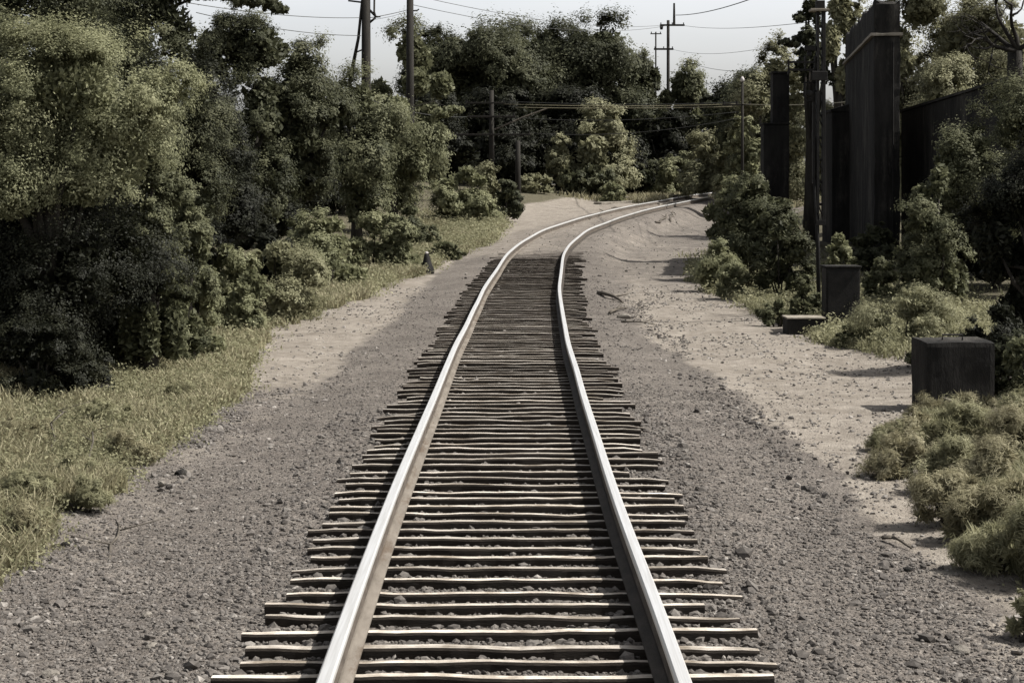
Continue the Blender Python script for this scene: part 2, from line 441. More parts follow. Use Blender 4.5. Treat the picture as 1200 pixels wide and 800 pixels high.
def sleepers():
    rng = np.random.default_rng(5)
    Y = 5.9; ys = []
    while Y < 50.5:
        ys.append(Y)
        Y += float(np.interp(Y, [6, 10, 15, 25, 45], [.285, .28, .31, .35, .42])) * rng.uniform(.88, 1.12)
    for i, Y in enumerate(ys):
        nseg = 30
        L0 = -1.25 + rng.normal(0, .045); L1 = 1.24 + rng.normal(0, .045)
        if rng.random() < .08: L1 -= rng.uniform(.1, .28)
        if rng.random() < .08: L0 += rng.uniform(.1, .25)
        wd = rng.uniform(.066, .095); 
        t = np.linspace(0, 1, nseg + 1); x = L0 + (L1 - L0) * t
        s1, s2, s3 = rng.uniform(0, 900, 3)
        mid = .010 * (fbm(x * 1.3 + s1, x * 0 + i, 1) - .5) * 2
        ef = mid - wd / 2 + .016 * (fbm(x * 4 + s2, x * 0 + i, 2) - .5)
        eb = mid + wd / 2 + .016 * (fbm(x * 4 + s3, x * 0 + i, 3) - .5)
        tp = Z0 + .022 * (fbm(x * 3 + s1, x * 0, 4) - .6)
        near = np.minimum(np.abs(x - .75), np.abs(x + .75)) < .13
        tp = np.where(near, Z0 - .002, np.minimum(tp, Z0 + .003))
        end = np.maximum(sstep(.07, 0, t), sstep(.93, 1, t))
        tp = tp - end * rng.uniform(0, .018)
        mid2 = (ef + eb) / 2; hw = (eb - ef) / 2 * (1 - end * rng.uniform(.0, .3)); ef = mid2 - hw; eb = mid2 + hw
        prof = []
        jt = .006 * (vnoise(x * 30 + s1, x * 0, 7) - .5)
        for k in range(nseg + 1):
            a, b, z = ef[k], eb[k], tp[k]
            prof += [(x[k], a + .004, -.10), (x[k], a, z - .012), (x[k], a + .009, z), (x[k], (a + b) / 2 + jt[k], z - .006 * (k % 3 == 1)), (x[k], b - .009, z - .002), (x[k], b, z - .014), (x[k], b - .004, -.10)]
        n = 7; F = []
        for k in range(nseg):
            for q in range(n):
                F.append((k * n + q, k * n + (q + 1) % n, (k + 1) * n + (q + 1) % n, (k + 1) * n + q))
        me = bpy.data.meshes.new('sleeper')
        me.from_pydata(prof, [], [f[::-1] for f in F] + [tuple(range(n)), tuple(nseg * n + q for q in range(n))[::-1]]); me.update()
        me.materials.append(M['sleeper']); me.materials.append(M['creosote_shade'])
        for p in me.polygons:
            if abs(p.normal.z) < .88: p.material_index = 1
        px_, py_, s = off_line(Y, 0)
        o = link('wooden_sleeper', me, loc=(px_, Y, float(rise(Y)) + rng.normal(0, .002) - .002))
        o.rotation_euler = (rng.normal(0, .012), rng.normal(0, .003), -math.atan(s) + rng.normal(0, .008))
        lab = 'weathered bleached timber sleeper with split ends lying under the two rails'
        if i == len(ys) - 1: lab = 'farthest bare sleeper, half lost where dirt begins to cover the track'
        tag(o, lab, 'railway sleeper', 'timber sleepers under the rails')
sleepers()

# ------------------------------------------------------------------ loose stones
def ico(level):
    import bmesh
    bm = bmesh.new(); bmesh.ops.create_icosphere(bm, subdivisions=level, radius=1)
    bm.verts.ensure_lookup_table(); bm.verts.index_update()
    V = np.array([v.co[:] for v in bm.verts]); F = np.array([[v.index for v in f.verts] for f in bm.faces]); bm.free()
    return V, F
ICO1 = ico(1); ICO2 = ico(2)

def stone_field(name, X, Y, size, rng, label=None, zoff=None, lift=0.0):
    n = len(X); V0, F0 = ICO1; k = len(V0)
    var = V0[None] * (1 + rng.uniform(-.33, .33, (16, k, 1)))
    pick = rng.integers(0, 16, n)
    sc = size[:, None] * np.stack([rng.uniform(.7, 1.35, n), rng.uniform(.6, 1.1, n), rng.uniform(.4, .85, n)], -1)
    P = var[pick] * sc[:, None, :]
    a = rng.uniform(0, 2 * np.pi, n); tl = rng.normal(0, .45, n)
    ct, st = np.cos(tl)[:, None], np.sin(tl)[:, None]
    y1 = P[..., 1] * ct - P[..., 2] * st; z1 = P[..., 1] * st + P[..., 2] * ct
    ca, sa = np.cos(a)[:, None], np.sin(a)[:, None]
    x2 = P[..., 0] * ca - y1 * sa; y2 = P[..., 0] * sa + y1 * ca
    Z = gz(X, Y, True) + (0 if zoff is None else zoff)
    V = np.stack([x2 + X[:, None], y2 + Y[:, None], z1 + (Z + size * rng.uniform(-.1, .35, n))[:, None]], -1)
    F = F0[None] + (np.arange(n) * k)[:, None, None]
    t = np.clip(lift + rng.beta(2.0, 2.4, n) + (rng.random(n) < .02) * .5, 0, 1)
    me = mesh_np(name, V.reshape(-1, 3), F.reshape(-1, 3), M['stone'], {'tint': np.repeat(t, k)})
    return tag(link(name, me), kind='stuff')

def ballast():
    rng = np.random.default_rng(11)
    def scat(n, ya, yb, ua, ub, pw=1.0):
        Y = ya + (yb - ya) * rng.random(n) ** pw; u = rng.uniform(ua, ub, n)
        return cx(Y) + u, Y
    parts = []
    for (n, ya, yb, ua, ub, s) in ((24000, 5.8, 11, -3.1, -1.05, .0085), (15000, 5.8, 11, 1.05, 2.7, .0085),
                                   (9000, 11, 20, -3.2, -1.1, .009), (8000, 11, 20, 1.1, 2.5, .009), (1500, 20, 36, -2.3, -1.1, .012), (1500, 20, 40, 1.1, 1.9, .012),
                                   (13000, 5.8, 12, -.66, .66, .013), (6000, 12, 30, -.66, .66, .015), (2500, 5.8, 14, -1.25, -.85, .015), (2500, 5.8, 14, .85, 1.25, .015),
                                   (1900, 5.8, 16, -.69, -.54, .017), (1200, 5.8, 16, .84, 1.0, .017), (1200, 5.8, 16, -1.0, -.84, .017), (700, 5.8, 16, .55, .66, .017), (1500, 16, 44, -.69, -.55, .02),
                                   (1500, 5.8, 18, 1.1, 1.6, .018), (1300, 5.8, 18, -1.8, -1.1, .018), (120, 5.8, 12, -3, -1, .018), (90, 5.8, 12, 1, 2.6, .018),
                                   (900, 5.8, 20, 2.4, 3.2, .010), (500, 40, 75, -1.6, 1.6, .018), (350, 40, 75, 1.2, 4, .022)):
        X, Y = scat(n, ya, yb, ua, ub, 1.3)
        parts.append((X, Y, np.exp(rng.normal(math.log(s), .38, n))))
    X = np.concatenate([p[0] for p in parts]); Y = np.concatenate([p[1] for p in parts]); S = np.concatenate([p[2] for p in parts])
    keep = np.abs(np.abs(X - cx(Y)) - .75) > .10
    o = stone_field('ballast_gravel', X[keep], Y[keep], np.minimum(S[keep], .055), rng)
    tag(o, 'grey brown crushed stone ballast strewn along and between the rails', 'gravel')
ballast()
def pebbles():
    rng = np.random.default_rng(19)
    n = 15000; Y = 6.5 + 32 * rng.random(n) ** 1.5
    u = np.where(rng.random(n) < .7, rng.uniform(2.0, 5.6, n), rng.uniform(-4.2, -2.0, n))
    X = cx(Y) + u
    keep = fbm(X * 1.5, Y * 1.0, 61) + .25 * rng.random(n) > .52
    X, Y = X[keep], Y[keep]
    S = np.minimum(np.exp(rng.normal(math.log(.008), .5, len(X))) * (1 + Y / 40), .03)
    tag(stone_field('path_pebbles', X, Y, S, rng, lift=.28), 'small pebbles scattered over the pale dirt', 'pebbles')
    # coarse dark rubble along the line where ballast meets dirt
    n = 2600; Y = 7 + 30 * rng.random(n) ** 1.3
    u = 2.35 + rng.normal(0, .16, n) + .7 * (fbm(Y * .5, Y * 0, 88) - .5)
    X = cx(Y) + u; keep = fbm(X * 1.2, Y * .7, 99) + .1 * rng.random(n) > .52
    X, Y = X[keep], Y[keep]
    tag(stone_field('dark_rubble', X, Y, np.minimum(np.exp(rng.normal(math.log(.014), .45, len(X))), .04), rng, lift=-.15), 'dark rubble along the edge of the pale path', 'rubble')
    n = 1500; Y = 9 + 9 * rng.random(n); u = edge_left(Y) + .55 + rng.normal(0, .13, n)
    X = cx(Y) + u; keep = fbm(X * 1.3, Y * .8, 101) > .55
    tag(stone_field('verge_rubble', X[keep], Y[keep], np.minimum(np.exp(rng.normal(math.log(.016), .45, keep.sum())), .045), rng, lift=.05), 'broken rubble along the edge of the dry grass', 'rubble')
pebbles()

def rock(loc, s, seed, label, cat='rock', group=None, flat=.6, mat='rock'):
    rng = np.random.default_rng(seed); V, F = ICO2
    d = 1 + .28 * (vnoise(V[:, 0] * 2 + seed, V[:, 1] * 2 + V[:, 2] * 1.7, seed) - .5) * 2 + rng.uniform(-.07, .07, len(V))
    P = V * d[:, None] * np.array([rng.uniform(.9, 1.4), rng.uniform(.7, 1), flat]) * s
    me = mesh_np('rock', P, F, M[mat]); o = link('loose_rock', me, loc=loc); o.rotation_euler = (0, 0, rng.uniform(0, 6))
    return tag(o, label, cat, group)

def on_ground(col, row):
    """where the line of sight through a photograph pixel meets the ground"""
    Y = 6.0
    while Y < 140:
        X = px(col, Y)
        if pz(row, Y) <= float(gz(X, Y)): break
        Y += .02 + Y * .0008
    return X, Y, float(gz(X, Y))

for i, (c_, r_, s_, lab) in enumerate([
    (950, 750, .038, 'small pale rounded rock on the dark ballast toward the lower right corner'),
    (980, 769, .034, 'pale rock close to the camera at the toe of the ballast'),
    (1127, 764, .065, 'pale angular rock with a dark hollow side on the dirt path'),
    (1064, 668, .04, 'flat black stone lying alone on the edge of the pale path'),
    (178, 758, .045, 'smooth pale stone among dark gravel left of the nearest sleeper ends'),
    (172, 722, .045, 'flat tan stone sunk in the gravel slope left of the sleepers'),
    (229, 737, .038, 'rounded light stone beside a dark gap just left of the sleeper ends'),
    (79, 696, .035, 'small dark stone lying alone on fine gravel near the left edge'),
    (78, 640, .075, 'dark mossy rock half under the dry grass at the gravel edge'),
    (212, 555, .075, 'dark broken rock in the rubble patch beside the grass verge'),
    (190, 568, .06, 'pale broken rock in the rubble patch beside the grass verge'),
    (730, 372, .14, 'flat sandy slab beside the far sleeper ends'),
    (60, 792, .06, 'cream stone at the very bottom left of the gravel')]):
    x, y, z = on_ground(c_, r_); s_ *= .7 if c_ < 900 or c_ > 1000 else .45
    rock((x, y, z + s_ * .15), s_, 40 + i, lab, group='loose rocks beside the track', flat=.55, mat='soot' if 'black' in lab or 'dark' in lab.split(' ')[:2] or 'dark' == lab.split(' ')[0] else 'rock')
x, y, z = on_ground(118, 466)
rock((x, y, z + .08), .15, 77, 'pale boulder at the foot of the big left bush above the dry grass', 'boulder', None, .75)

# ------------------------------------------------------------------ foliage
def unit(rng, n):
    v = rng.normal(size=(n, 3)); return v / np.linalg.norm(v, axis=1, keepdims=True)
def nrm(v): return v / np.maximum(np.linalg.norm(v, axis=1, keepdims=True), 1e-6)

def leaves_mesh(name, P, Nn, size, tint, rng, mat, asp=.5, axis=None):
    n = len(P)
    if axis is None: axis = unit(rng, n)
    b = nrm(np.cross(Nn, axis)); t = np.cross(b, Nn)
    t = nrm(t)
    h = size[:, None] * .5; wd = h * asp
    V = np.stack([P - t * h, P + b * wd - t * h * .1, P + t * h, P - b * wd - t * h * .1], 1).reshape(-1, 3)
    F = np.arange(4 * n).reshape(n, 4)
    return mesh_np(name, V, F, mat, {'tint': np.repeat(np.clip(tint, 0, 1), 4)})

def crown_mesh(name, rng, lobes, n, leaf, mat, rc_abs, spiky=1.0, droop=0.0, bias=0.0, asp=.5, inner=1.0, rag=1.0):
    L = np.array(lobes, float); c = L[:, :3]; r = L[:, 3:6]
    wgt = (r[:, 0] * r[:, 2] + r[:, 0] * r[:, 1] + r[:, 1] * r[:, 2]); wgt = wgt / wgt.sum()
    NS, NL = 30, 8
    nc = max(14, int(n / (NS * NL)))
    li = rng.choice(len(L), nc * 3, p=wgt)
    d = unit(rng, nc * 3); d[:, 2] = np.where(d[:, 2] < -.55, -d[:, 2], d[:, 2])
    cc = c[li] + d * r[li] * (rng.uniform(.70, .98, (nc * 3, 1)) + rag * (rng.random((nc * 3, 1)) < .16) * rng.uniform(.05, .38, (nc * 3, 1)))
    ins = np.zeros(nc * 3)
    for q in range(len(L)):
        dd = np.linalg.norm((cc - c[q]) / r[q], axis=1); ins += (dd < .70)
    # the outer foliage hangs in separate masses with recesses between them
    fq = 1.0 / (rc_abs * 2.1); ph = rng.uniform(0, 60, 3)
    pk = (vnoise(cc[:, 0] * fq + ph[0] + cc[:, 1] * fq * .6, cc[:, 2] * fq * 1.15 + ph[1] + cc[:, 1] * fq * .5, 3) +
          .6 * vnoise(cc[:, 0] * fq * 2 + ph[2], cc[:, 2] * fq * 2 + cc[:, 1] * fq * 1.6, 4)) / 1.6
    ok = np.argsort(np.minimum(ins, 1.2) + 4.5 * (.55 - pk) + rng.random(nc * 3) * .25)[:nc]; ok = ok[cc[ok][:, 2] > .02]
    cc = cc[ok]; d = d[ok]; li = li[ok]; nc = len(cc)
    rc = np.minimum(rc_abs, r[li].min(axis=1) * .6) * rng.uniform(.55, 1.4, nc)
    ct = rng.normal(.45 + bias, .13, nc)
    S = nc * NS; ci = np.repeat(np.arange(nc), NS)
    sd = nrm(d[ci] * .50 + unit(rng, S) * .80 + np.array([0, 0, .55 - droop]))
    sl = rc[ci] * rng.uniform(.55, 1.25, S) * spiky
    k = S * NL; si = np.repeat(np.arange(S), NL); t = rng.uniform(.12, 1, k) ** .7
    P = cc[ci[si]] + sd[si] * (sl[si] * t)[:, None] + rng.normal(size=(k, 3)) * (sl[si] * .12)[:, None]
    P[:, 2] -= droop * sl[si] * t * t * .5
    Nn = nrm(d[ci[si]] * .35 + sd[si] * .70 + unit(rng, k) * .32 + np.array([0, 0, .18]))
    axis = nrm(sd[si] + unit(rng, k) * .6)
    size = leaf * rng.uniform(.55, 1.4, k)
    tint = ct[ci[si]] + rng.normal(0, .06, k) + np.repeat(rng.normal(0, .07, S), NL)
    # leaves deeper in the crown close the view through it
    ki = int(n * .22); lj = rng.choice(len(L), ki, p=wgt)
    Pi = c[lj] + unit(rng, ki) * r[lj] * (rng.uniform(.1, .60, (ki, 1)))
    P = np.concatenate([P, Pi]); Nn = np.concatenate([Nn, unit(rng, ki)]); axis = np.concatenate([axis, unit(rng, ki)])
    size = np.concatenate([size, leaf * inner * rng.uniform(1.3, 2.4, ki)]); tint = np.concatenate([tint, rng.normal(.42 + bias, .12, ki)])
    m = P[:, 2] > -.05
    return leaves_mesh(name, P[m], Nn[m], size[m], tint[m], rng, mat, asp, axis[m])

PLANT_N = [0]
ASP = {'weed': .26}
def plant(kind, label, col, Y, wpx, top, tone='mid', base=0.0, nl=None, dens=1.0, group=None, extra=(), droop=0.0, shape='dome', depth=.85, bias=0.0, rag=1.0, leafk=1.0, spiky=1.0, asp=None):
    """a tree or bush whose outline is wpx photograph pixels wide and reaches the photograph row top, standing Y metres away"""
    PLANT_N[0] += 1
    rng = np.random.default_rng(1000 + PLANT_N[0] * 7)
    X = px(col, Y); g = float(gz(X, Y))
    k = Y / FPX
    rx = wpx * k / 2; H = max(.25, pz(top, Y) - g); ry = rx * depth
    zb = H * base
    is_tree = kind == 'tree'
    root = empty(kind, (X, Y, g), label, 'tree' if is_tree else 'bush', group)
    nl = int((nl or int(np.clip(7 + H * 1.6, 7, 16))) * 1.25)
    ez = (H + zb) / 2; rz = (H - zb) / 2
    lobes = []
    for q in range(nl):
        d = unit(rng, 1)[0]
        rad = rng.uniform(.45, .72) if q else 0.2
        f = rng.uniform(.22, .46)
        pz_ = ez + d[2] * rz * rad
        wz = 1.0
        if shape == 'dome': wz = np.interp((pz_ - zb) / (H - zb), [0, .35, .7, 1], [1, 1.0, .85, .5])
        if shape == 'umbrella': wz = np.interp((pz_ - zb) / (H - zb), [0, .35, .55, .8, 1], [.35, .45, .95, .9, .5])
        if shape == 'cone': wz = np.interp((pz_ - zb) / (H - zb), [0, .3, 1], [1.05, .95, .35])
        lr = (rx * f * 1.05, ry * f * 1.05, min(rz, max(rx, rz * .5)) * f * 1.05)
        lobes.append((d[0] * rx * rad * wz, d[1] * ry * rad * wz, pz_, lr[0], lr[1], max(lr[2], rz * f * .7)))
    lobes.append((rx * .05, 0, H - rz * .36, rx * .42, ry * .42, rz * .36))
    if base < .15:
        for q in range(5 if shape != 'umbrella' else 0):
            a = rng.uniform(0, 6.28)
            lobes.append((math.cos(a) * rx * .55, math.sin(a) * ry * .55, rz * .42, rx * .42, ry * .42, rz * .42))
    for (ec, er, ew, eh) in extra:       # lobes named by where their outline reaches
        for q in range(4):
            lobes.append((px(ec, Y) - X + rng.normal(0, .12) * ew * k, rng.normal(0, .2) * ew * k, pz(er, Y) - g + rng.normal(0, .12) * eh * k, ew * k / 2, ew * k / 2, eh * k / 2))
    leaf = max(.028, .0016 * Y) * leafk
    n = int(dens * (2.1 + .6 * (Y > 60)) * wpx * (H / k) * .73) + 2500
    n = min(n, 150000)
    M_ = M['leaf_' + tone] if tone in ('pale', 'mid', 'dark', 'dry', 'deep') else M[tone]
    me = crown_mesh('crown' if is_tree else 'foliage', rng, lobes, n, leaf, M_, rc_abs=np.clip(32 * k, .16, 2.2) * rag, droop=droop, bias=bias, spiky=spiky, asp=asp or ASP.get(tone, .48), inner=1.5 if dens >= 1 else .7, rag=1.0 if 20 < Y < 90 else (1.5 if Y < 20 else .25))
    link('crown' if is_tree else 'foliage', me, root)
    # trunk and limbs
    mb = MB()
    if is_tree:
        r0 = .022 * H + .03
        top_ = (rng.normal(0, .05) * rx, 0, ez)
        mb.tube([(0, 0, -.15), (rng.normal(0, .05), rng.normal(0, .05), H * .2), (top_[0] * .6, 0, H * .4), top_], [r0 * 1.35, r0, r0 * .8, r0 * .45], 8)
        for lb in lobes[:9]:
            s0 = Vector((top_[0] * .5, 0, H * rng.uniform(.18, .42)))
            e = Vector(lb[:3]); mid = s0.lerp(e, .5) + Vector(rng.normal(0, .06, 3)) * rx
            mb.tube([s0, mid, e], [r0 * .5, r0 * .33, r0 * .1], 6)
        for (ec, er, ew, eh) in extra[:1]:
            e = Vector((px(ec, Y) - X, 0, pz(er, Y) - g)); s0 = Vector((top_[0], 0, min(e.z * .96, H * .8)))
            mb.tube([s0, s0.lerp(e, .3) + Vector((0, .1, .10 * abs(e.x))), s0.lerp(e, .65) + Vector((0, -.1, .16 * abs(e.x))), e], [r0 * .2, r0 * .14, r0 * .09, r0 * .03], 6)
        mb.build('trunk', M['bark'], root, smooth=True)
    else:
        for lb in lobes[:7]:
            e = Vector(lb[:3]) * 1.0; b = Vector((e.x * .15 + rng.normal(0, .03), e.y * .15, -.06))
            rr = .012 + .006 * H
            mb.tube([b, b.lerp(e, .5) + Vector((0, 0, .1 * H)), e], [rr, rr * .7, rr * .3], 5)
        mb.build('stem', M['bark'], root, smooth=True)
    return root

T, B = 'tree', 'bush'
gl = 'trees on the left side of the line'; gb = 'bushes along the left edge of the dirt'
gc = 'tall trees closing the view behind the bend'; gf = 'bushes round the end of the visible track'
gr = 'trees on the right side of the line'; grb = 'bushes along the right edge of the dirt'
# left of the line
plant(T, 'broad pale crowned tree overhanging the dry grass at the left edge', 60, 19.5, 290, 44, 'pale', .42, 20, group=gl, bias=.06, dens=1.2, rag=1.1, extra=((-10, 215, 120, 60), (170, 120, 90, 60)))
plant(T, 'olive tree with a lit right flank below the broad pale crown', 178, 21.0, 110, 128, 'mid', .1, 13, group=gl, bias=-.05)
plant(T, 'small olive tree with a lit right flank above the large olive bush', 218, 22.0, 84, 218, 'mid', 0, 12, group=gl, bias=.08)
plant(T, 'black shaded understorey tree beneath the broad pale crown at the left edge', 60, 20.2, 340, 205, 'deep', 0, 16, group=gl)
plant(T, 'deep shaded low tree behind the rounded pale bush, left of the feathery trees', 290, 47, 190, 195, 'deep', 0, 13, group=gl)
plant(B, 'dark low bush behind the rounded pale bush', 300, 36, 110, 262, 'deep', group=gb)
plant(B, 'olive bush filling the row left of the rounded pale bush', 292, 27.5, 70, 310, 'pale', group=gb, bias=-.08)
plant(T, 'shaded tree low in the gap beside the lit right flank of the olive tree', 238, 42, 150, 80, 'deep', 0, 13, group=gl)
plant(T, 'dark tree filling the gap between the two tall left trees', 120, 38, 210, -60, 'dark', 0, 14, group=gl, bias=-.1)
plant(T, 'tall dark tree filling the upper left corner behind the pale crown', 20, 26, 330, -130, 'dark', .1, 16, group=gl, droop=.2)
plant(T, 'tall dark tree with a leafy branch hanging into the sky gap at upper left', 180, 28, 215, -90, 'dark', .05, 16, group=gl, shape='col',
      extra=((300, 3, 46, 16), (325, 10, 26, 16), (278, -4, 40, 14), (235, -8, 60, 30)), bias=.08)
plant(T, 'dark round topped tree just right of the overhanging branch, below the sky gap', 282, 46, 150, 18, 'dark', 0, 14, group=gl, bias=.08, extra=((262, 46, 70, 44), (305, 58, 70, 44), (240, 75, 60, 60)))
plant(T, 'olive tree sloping down toward the thick braced pole', 348, 48, 170, 42, 'dark', 0, 15, group=gl, shape='umbrella', bias=.12)
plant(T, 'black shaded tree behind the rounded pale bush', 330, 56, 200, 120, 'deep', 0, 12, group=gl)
plant(T, 'low feathery tree hiding the foot of the braced pole', 418, 52, 130, 84, 'mid', 0, 14, group=gl, spiky=1.3, shape='umbrella')
plant(T, 'pale feathery tree reaching a thin branch toward the dark crossarm pole', 462, 56, 125, 98, 'pale', 0, 14, group=gl, bias=-.1, spiky=1.3, shape='umbrella', extra=((532, 128, 26, 5), (520, 133, 24, 10)))
plant(T, 'dark understorey tree behind the left bushes under the feathery tree', 400, 64, 190, 140, 'deep', 0, 10, group=gl)
plant(T, 'dark tree in the shade between the big pale tree and the left bushes', 195, 29, 150, 150, 'deep', 0, 12, group=gl, extra=((245, 215, 60, 60),))
plant(B, 'dark bush hiding the trunk of the broad pale tree', 48, 18.4, 130, 372, 'deep', group=gb)
plant(B, 'dark shaded bush left of the pale boulder', 95, 19.3, 80, 400, 'deep', group=gb)
plant(B, 'large olive bush at the foot of the big left tree by the gravel', 228, 22.4, 95, 318, 'pale', group=gb)
plant(B, 'dark bush under the big left tree above the pale boulder', 140, 21.5, 120, 330, 'dark', group=gb)
plant(B, 'rounded pale bush standing at the start of the pale dirt strip', 325, 30, 125, 274, 'dry', group=gb, bias=-.12)
plant(B, 'pale upright bush between the big olive bush and the rounded pale one', 262, 29, 95, 278, 'pale', group=gb)
plant(B, 'tall soft olive bush in the middle of the left row', 385, 37, 130, 246, 'pale', group=gb)
plant(B, 'soft pale bush in the gap between the rounded pale bush and the tall olive one', 352, 41, 80, 262, 'pale', group=gb, bias=-.1)
plant(B, 'olive bush second from the switch stand on its left', 440, 43, 100, 255, 'pale', group=gb)
plant(B, 'low pale bush directly left of the small switch stand', 470, 43, 58, 282, 'pale', group=gb, bias=-.1)
plant(B, 'dark green bush rising behind the switch stand', 478, 52, 80, 236, 'mid', group=gb, bias=-.12)
plant(B, 'low grey green bush to the right of the switch stand', 522, 47, 50, 283, 'mid', group=gb)
plant(B, 'pale yellowish bush on the outer side of the bend', 546, 66, 80, 190, 'pale', group=gb)
plant(B, 'dark round bush where the dirt meets the bend', 592, 70, 46, 208, 'dark', group=gb)
plant(B, 'pale bush between the dark round bush and the thick post', 565, 74, 60, 196, 'dry', group=gb, bias=-.1)
# behind the bend
plant(T, 'light topped tree behind the two dark poles', 478, 78, 135, 22, 'mid', 0, 14, group=gc, bias=.1, droop=.3)
plant(T, 'dark tree behind the crossarm pole', 560, 104, 190, 27, 'dark', 0, 14, group=gc, bias=.12)
plant(T, 'dark tree between the light topped tree and the wide dark tree of the skyline', 525, 112, 120, 30, 'dark', 0, 13, group=gc)
plant(T, 'dark tree joining the crossarm pole tree to the wide middle tree', 602, 119, 170, 31, 'dark', 0, 14, group=gc, bias=.05)
plant(T, 'dark tree joining the wide middle tree to the highest dome', 672, 121, 160, 28, 'dark', 0, 14, group=gc, bias=.05)
plant(T, 'dark tree filling the skyline right behind the straight pole', 505, 122, 130, 36, 'dark', 0, 13, group=gc, bias=.08)
plant(T, 'wide dark tree in the middle of the skyline', 640, 110, 215, 30, 'dark', 0, 15, group=gc)
plant(T, 'highest dark domed tree of the skyline left of the far pole', 706, 108, 160, 17, 'dark', 0, 14, group=gc, bias=.03)
plant(T, 'dark shoulder tree stepping down beside the far crossarm pole', 752, 112, 100, 55, 'dark', 0, 12, group=gc, bias=.1)
plant(T, 'low olive tree under the far crossarm pole', 797, 116, 110, 74, 'mid', 0, 12, group=gc)
plant(T, 'small distant tree at the lowest dip of the skyline', 850, 122, 120, 90, 'dark', 0, 11, group=gc, bias=.15)
plant(T, 'shaded tree standing between the crossarm pole and the left feathery tree', 520, 90, 120, 110, 'deep', 0, 11, group=gc)
plant(T, 'shaded tree under the pair of heavy cables', 775, 106, 120, 135, 'deep', 0, 11, group=gc)
plant(T, 'deep shaded tree behind the tall pale domed bush', 660, 103, 230, 110, 'deep', 0, 13, group=gc)
plant(T, 'deep shaded tree behind the crossarm pole and short post', 580, 99, 170, 105, 'deep', 0, 12, group=gc)
plant(B, 'tall pale domed bush standing alone behind the bend', 700, 98, 98, 122, 'dry', group=gf, nl=13)
plant(B, 'smaller pale bush leaning on the left of the tall domed bush', 655, 97, 52, 162, 'dry', group=gf)
plant(B, 'dark low bush under the tall pale domed bush', 690, 95, 70, 190, 'dark', group=gf, bias=.15)
plant(B, 'low pale bush by the thick short post', 628, 92, 48, 204, 'dry', group=gf, bias=-.1)
plant(B, 'tiny round pale bush at the end of the left rail', 716, 92, 34, 213, 'pale', group=gf)
plant(T, 'deep shaded low tree far behind the last bend of the rails', 745, 116, 150, 120, 'deep', 0, 12, group=gc)
plant(T, 'deep shaded tree closing the gap left of the two tier pillar', 832, 112, 130, 98, 'deep', 0, 13, group=gc)
plant(T, 'dark tree close behind the pale topped pole', 868, 101, 110, 100, 'dark', 0, 12, group=gc, bias=.05)
plant(B, 'dark shrub right of the tall domed bush', 752, 101, 50, 180, 'dark', group=gf)
plant(B, 'pale bush above the last visible planks', 795, 100, 66, 182, 'pale', group=gf)
plant(B, 'large pale bush rising right of the track end', 843, 96, 100, 158, 'dry', group=gf, nl=13, bias=-.1)
plant(B, 'pale domed bush beside the two tier pillar', 868, 82, 60, 138, 'pale', group=gf)
plant(T, 'leafy tree on the skyline left of the signal mast', 905, 88, 120, 56, 'dry', 0, 12, group=gr, bias=-.15)
plant(T, 'dark low tree behind the two tier pillar', 880, 92, 130, 86, 'dark', 0, 12, group=gr, bias=.1)
# right of the line
plant(T, 'tall pale tree between the signal mast and the black tower', 985, 66, 90, -40, 'dry', 0, 15, group=gr, bias=.0)
plant(T, 'thin leaved dark tree with clustered leaves behind the top of the signal mast', 950, 50, 50, -25, 'dark', .45, 8, group=gr, dens=.6, extra=((938, 20, 22, 16), (945, 42, 24, 12), (930, 52, 24, 10)), leafk=1.3)
plant(T, 'grey brown thicket tree right behind the black tower', 1085, 64, 170, -60, 'dry', 0, 16, group=gr, bias=-.22)
plant(T, 'grey brown thicket tree behind the bare branches at upper right', 1175, 62, 190, 4, 'dry', 0, 15, group=gr, bias=-.22)
plant(T, 'grey brown thicket tree between the black tower and the bare branches', 1132, 69, 170, -8, 'dry', 0, 15, group=gr, bias=-.28)
plant(B, 'pale straggly bush above the long dark wall', 1110, 54, 130, 72, 'dry', group=gr, bias=-.1)
plant(T, 'big dark tree with a pale crown in front of the long dark wall', 1192, 31, 215, 98, 'mid', 0, 16, group=gr, bias=.0, shape='umbrella', extra=((1118, 200, 60, 70), (1095, 270, 50, 90)))
plant(B, 'tall olive bush hiding the left half of the long dark wall', 1098, 29, 95, 178, 'mid', group=grb)
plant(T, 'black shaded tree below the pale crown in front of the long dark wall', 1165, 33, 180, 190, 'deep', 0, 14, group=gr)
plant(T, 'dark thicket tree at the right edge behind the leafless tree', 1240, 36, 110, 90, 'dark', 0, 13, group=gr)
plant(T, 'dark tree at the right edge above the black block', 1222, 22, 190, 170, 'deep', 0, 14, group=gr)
plant(B, 'dark leafy bush spreading right of the track toward the signal mast', 885, 40, 115, 198, 'mid', group=grb, bias=-.12, nl=13)
plant(B, 'dark bush behind it nearer the track end', 852, 48, 80, 212, 'mid', group=grb)
plant(B, 'deep green bush at the foot of the signal mast', 915, 34.5, 90, 250, 'dark', group=grb, bias=.1)
plant(B, 'pale grassy bush at the toe of the dark leafy bushes', 842, 37, 56, 282, 'pale', group=grb, spiky=1.8, asp=.25, leafk=1.2)
plant(B, 'second pale grassy bush lower on the dirt right of the track', 858, 35, 46, 312, 'pale', group=grb, spiky=1.8, asp=.25, leafk=1.2)
plant(B, 'pale bush between the signal mast and the black tower', 982, 36, 52, 268, 'pale', group=grb)
plant(B, 'small bush right behind the black cabinet', 1032, 32, 58, 303, 'mid', group=grb)
plant(B, 'dark creeper bush climbing the foot of the black tower', 1022, 40, 90, 262, 'dark', group=grb)
plant(B, 'narrow pale bush growing against the black tower foot', 1078, 31, 60, 243, 'mid', group=grb)
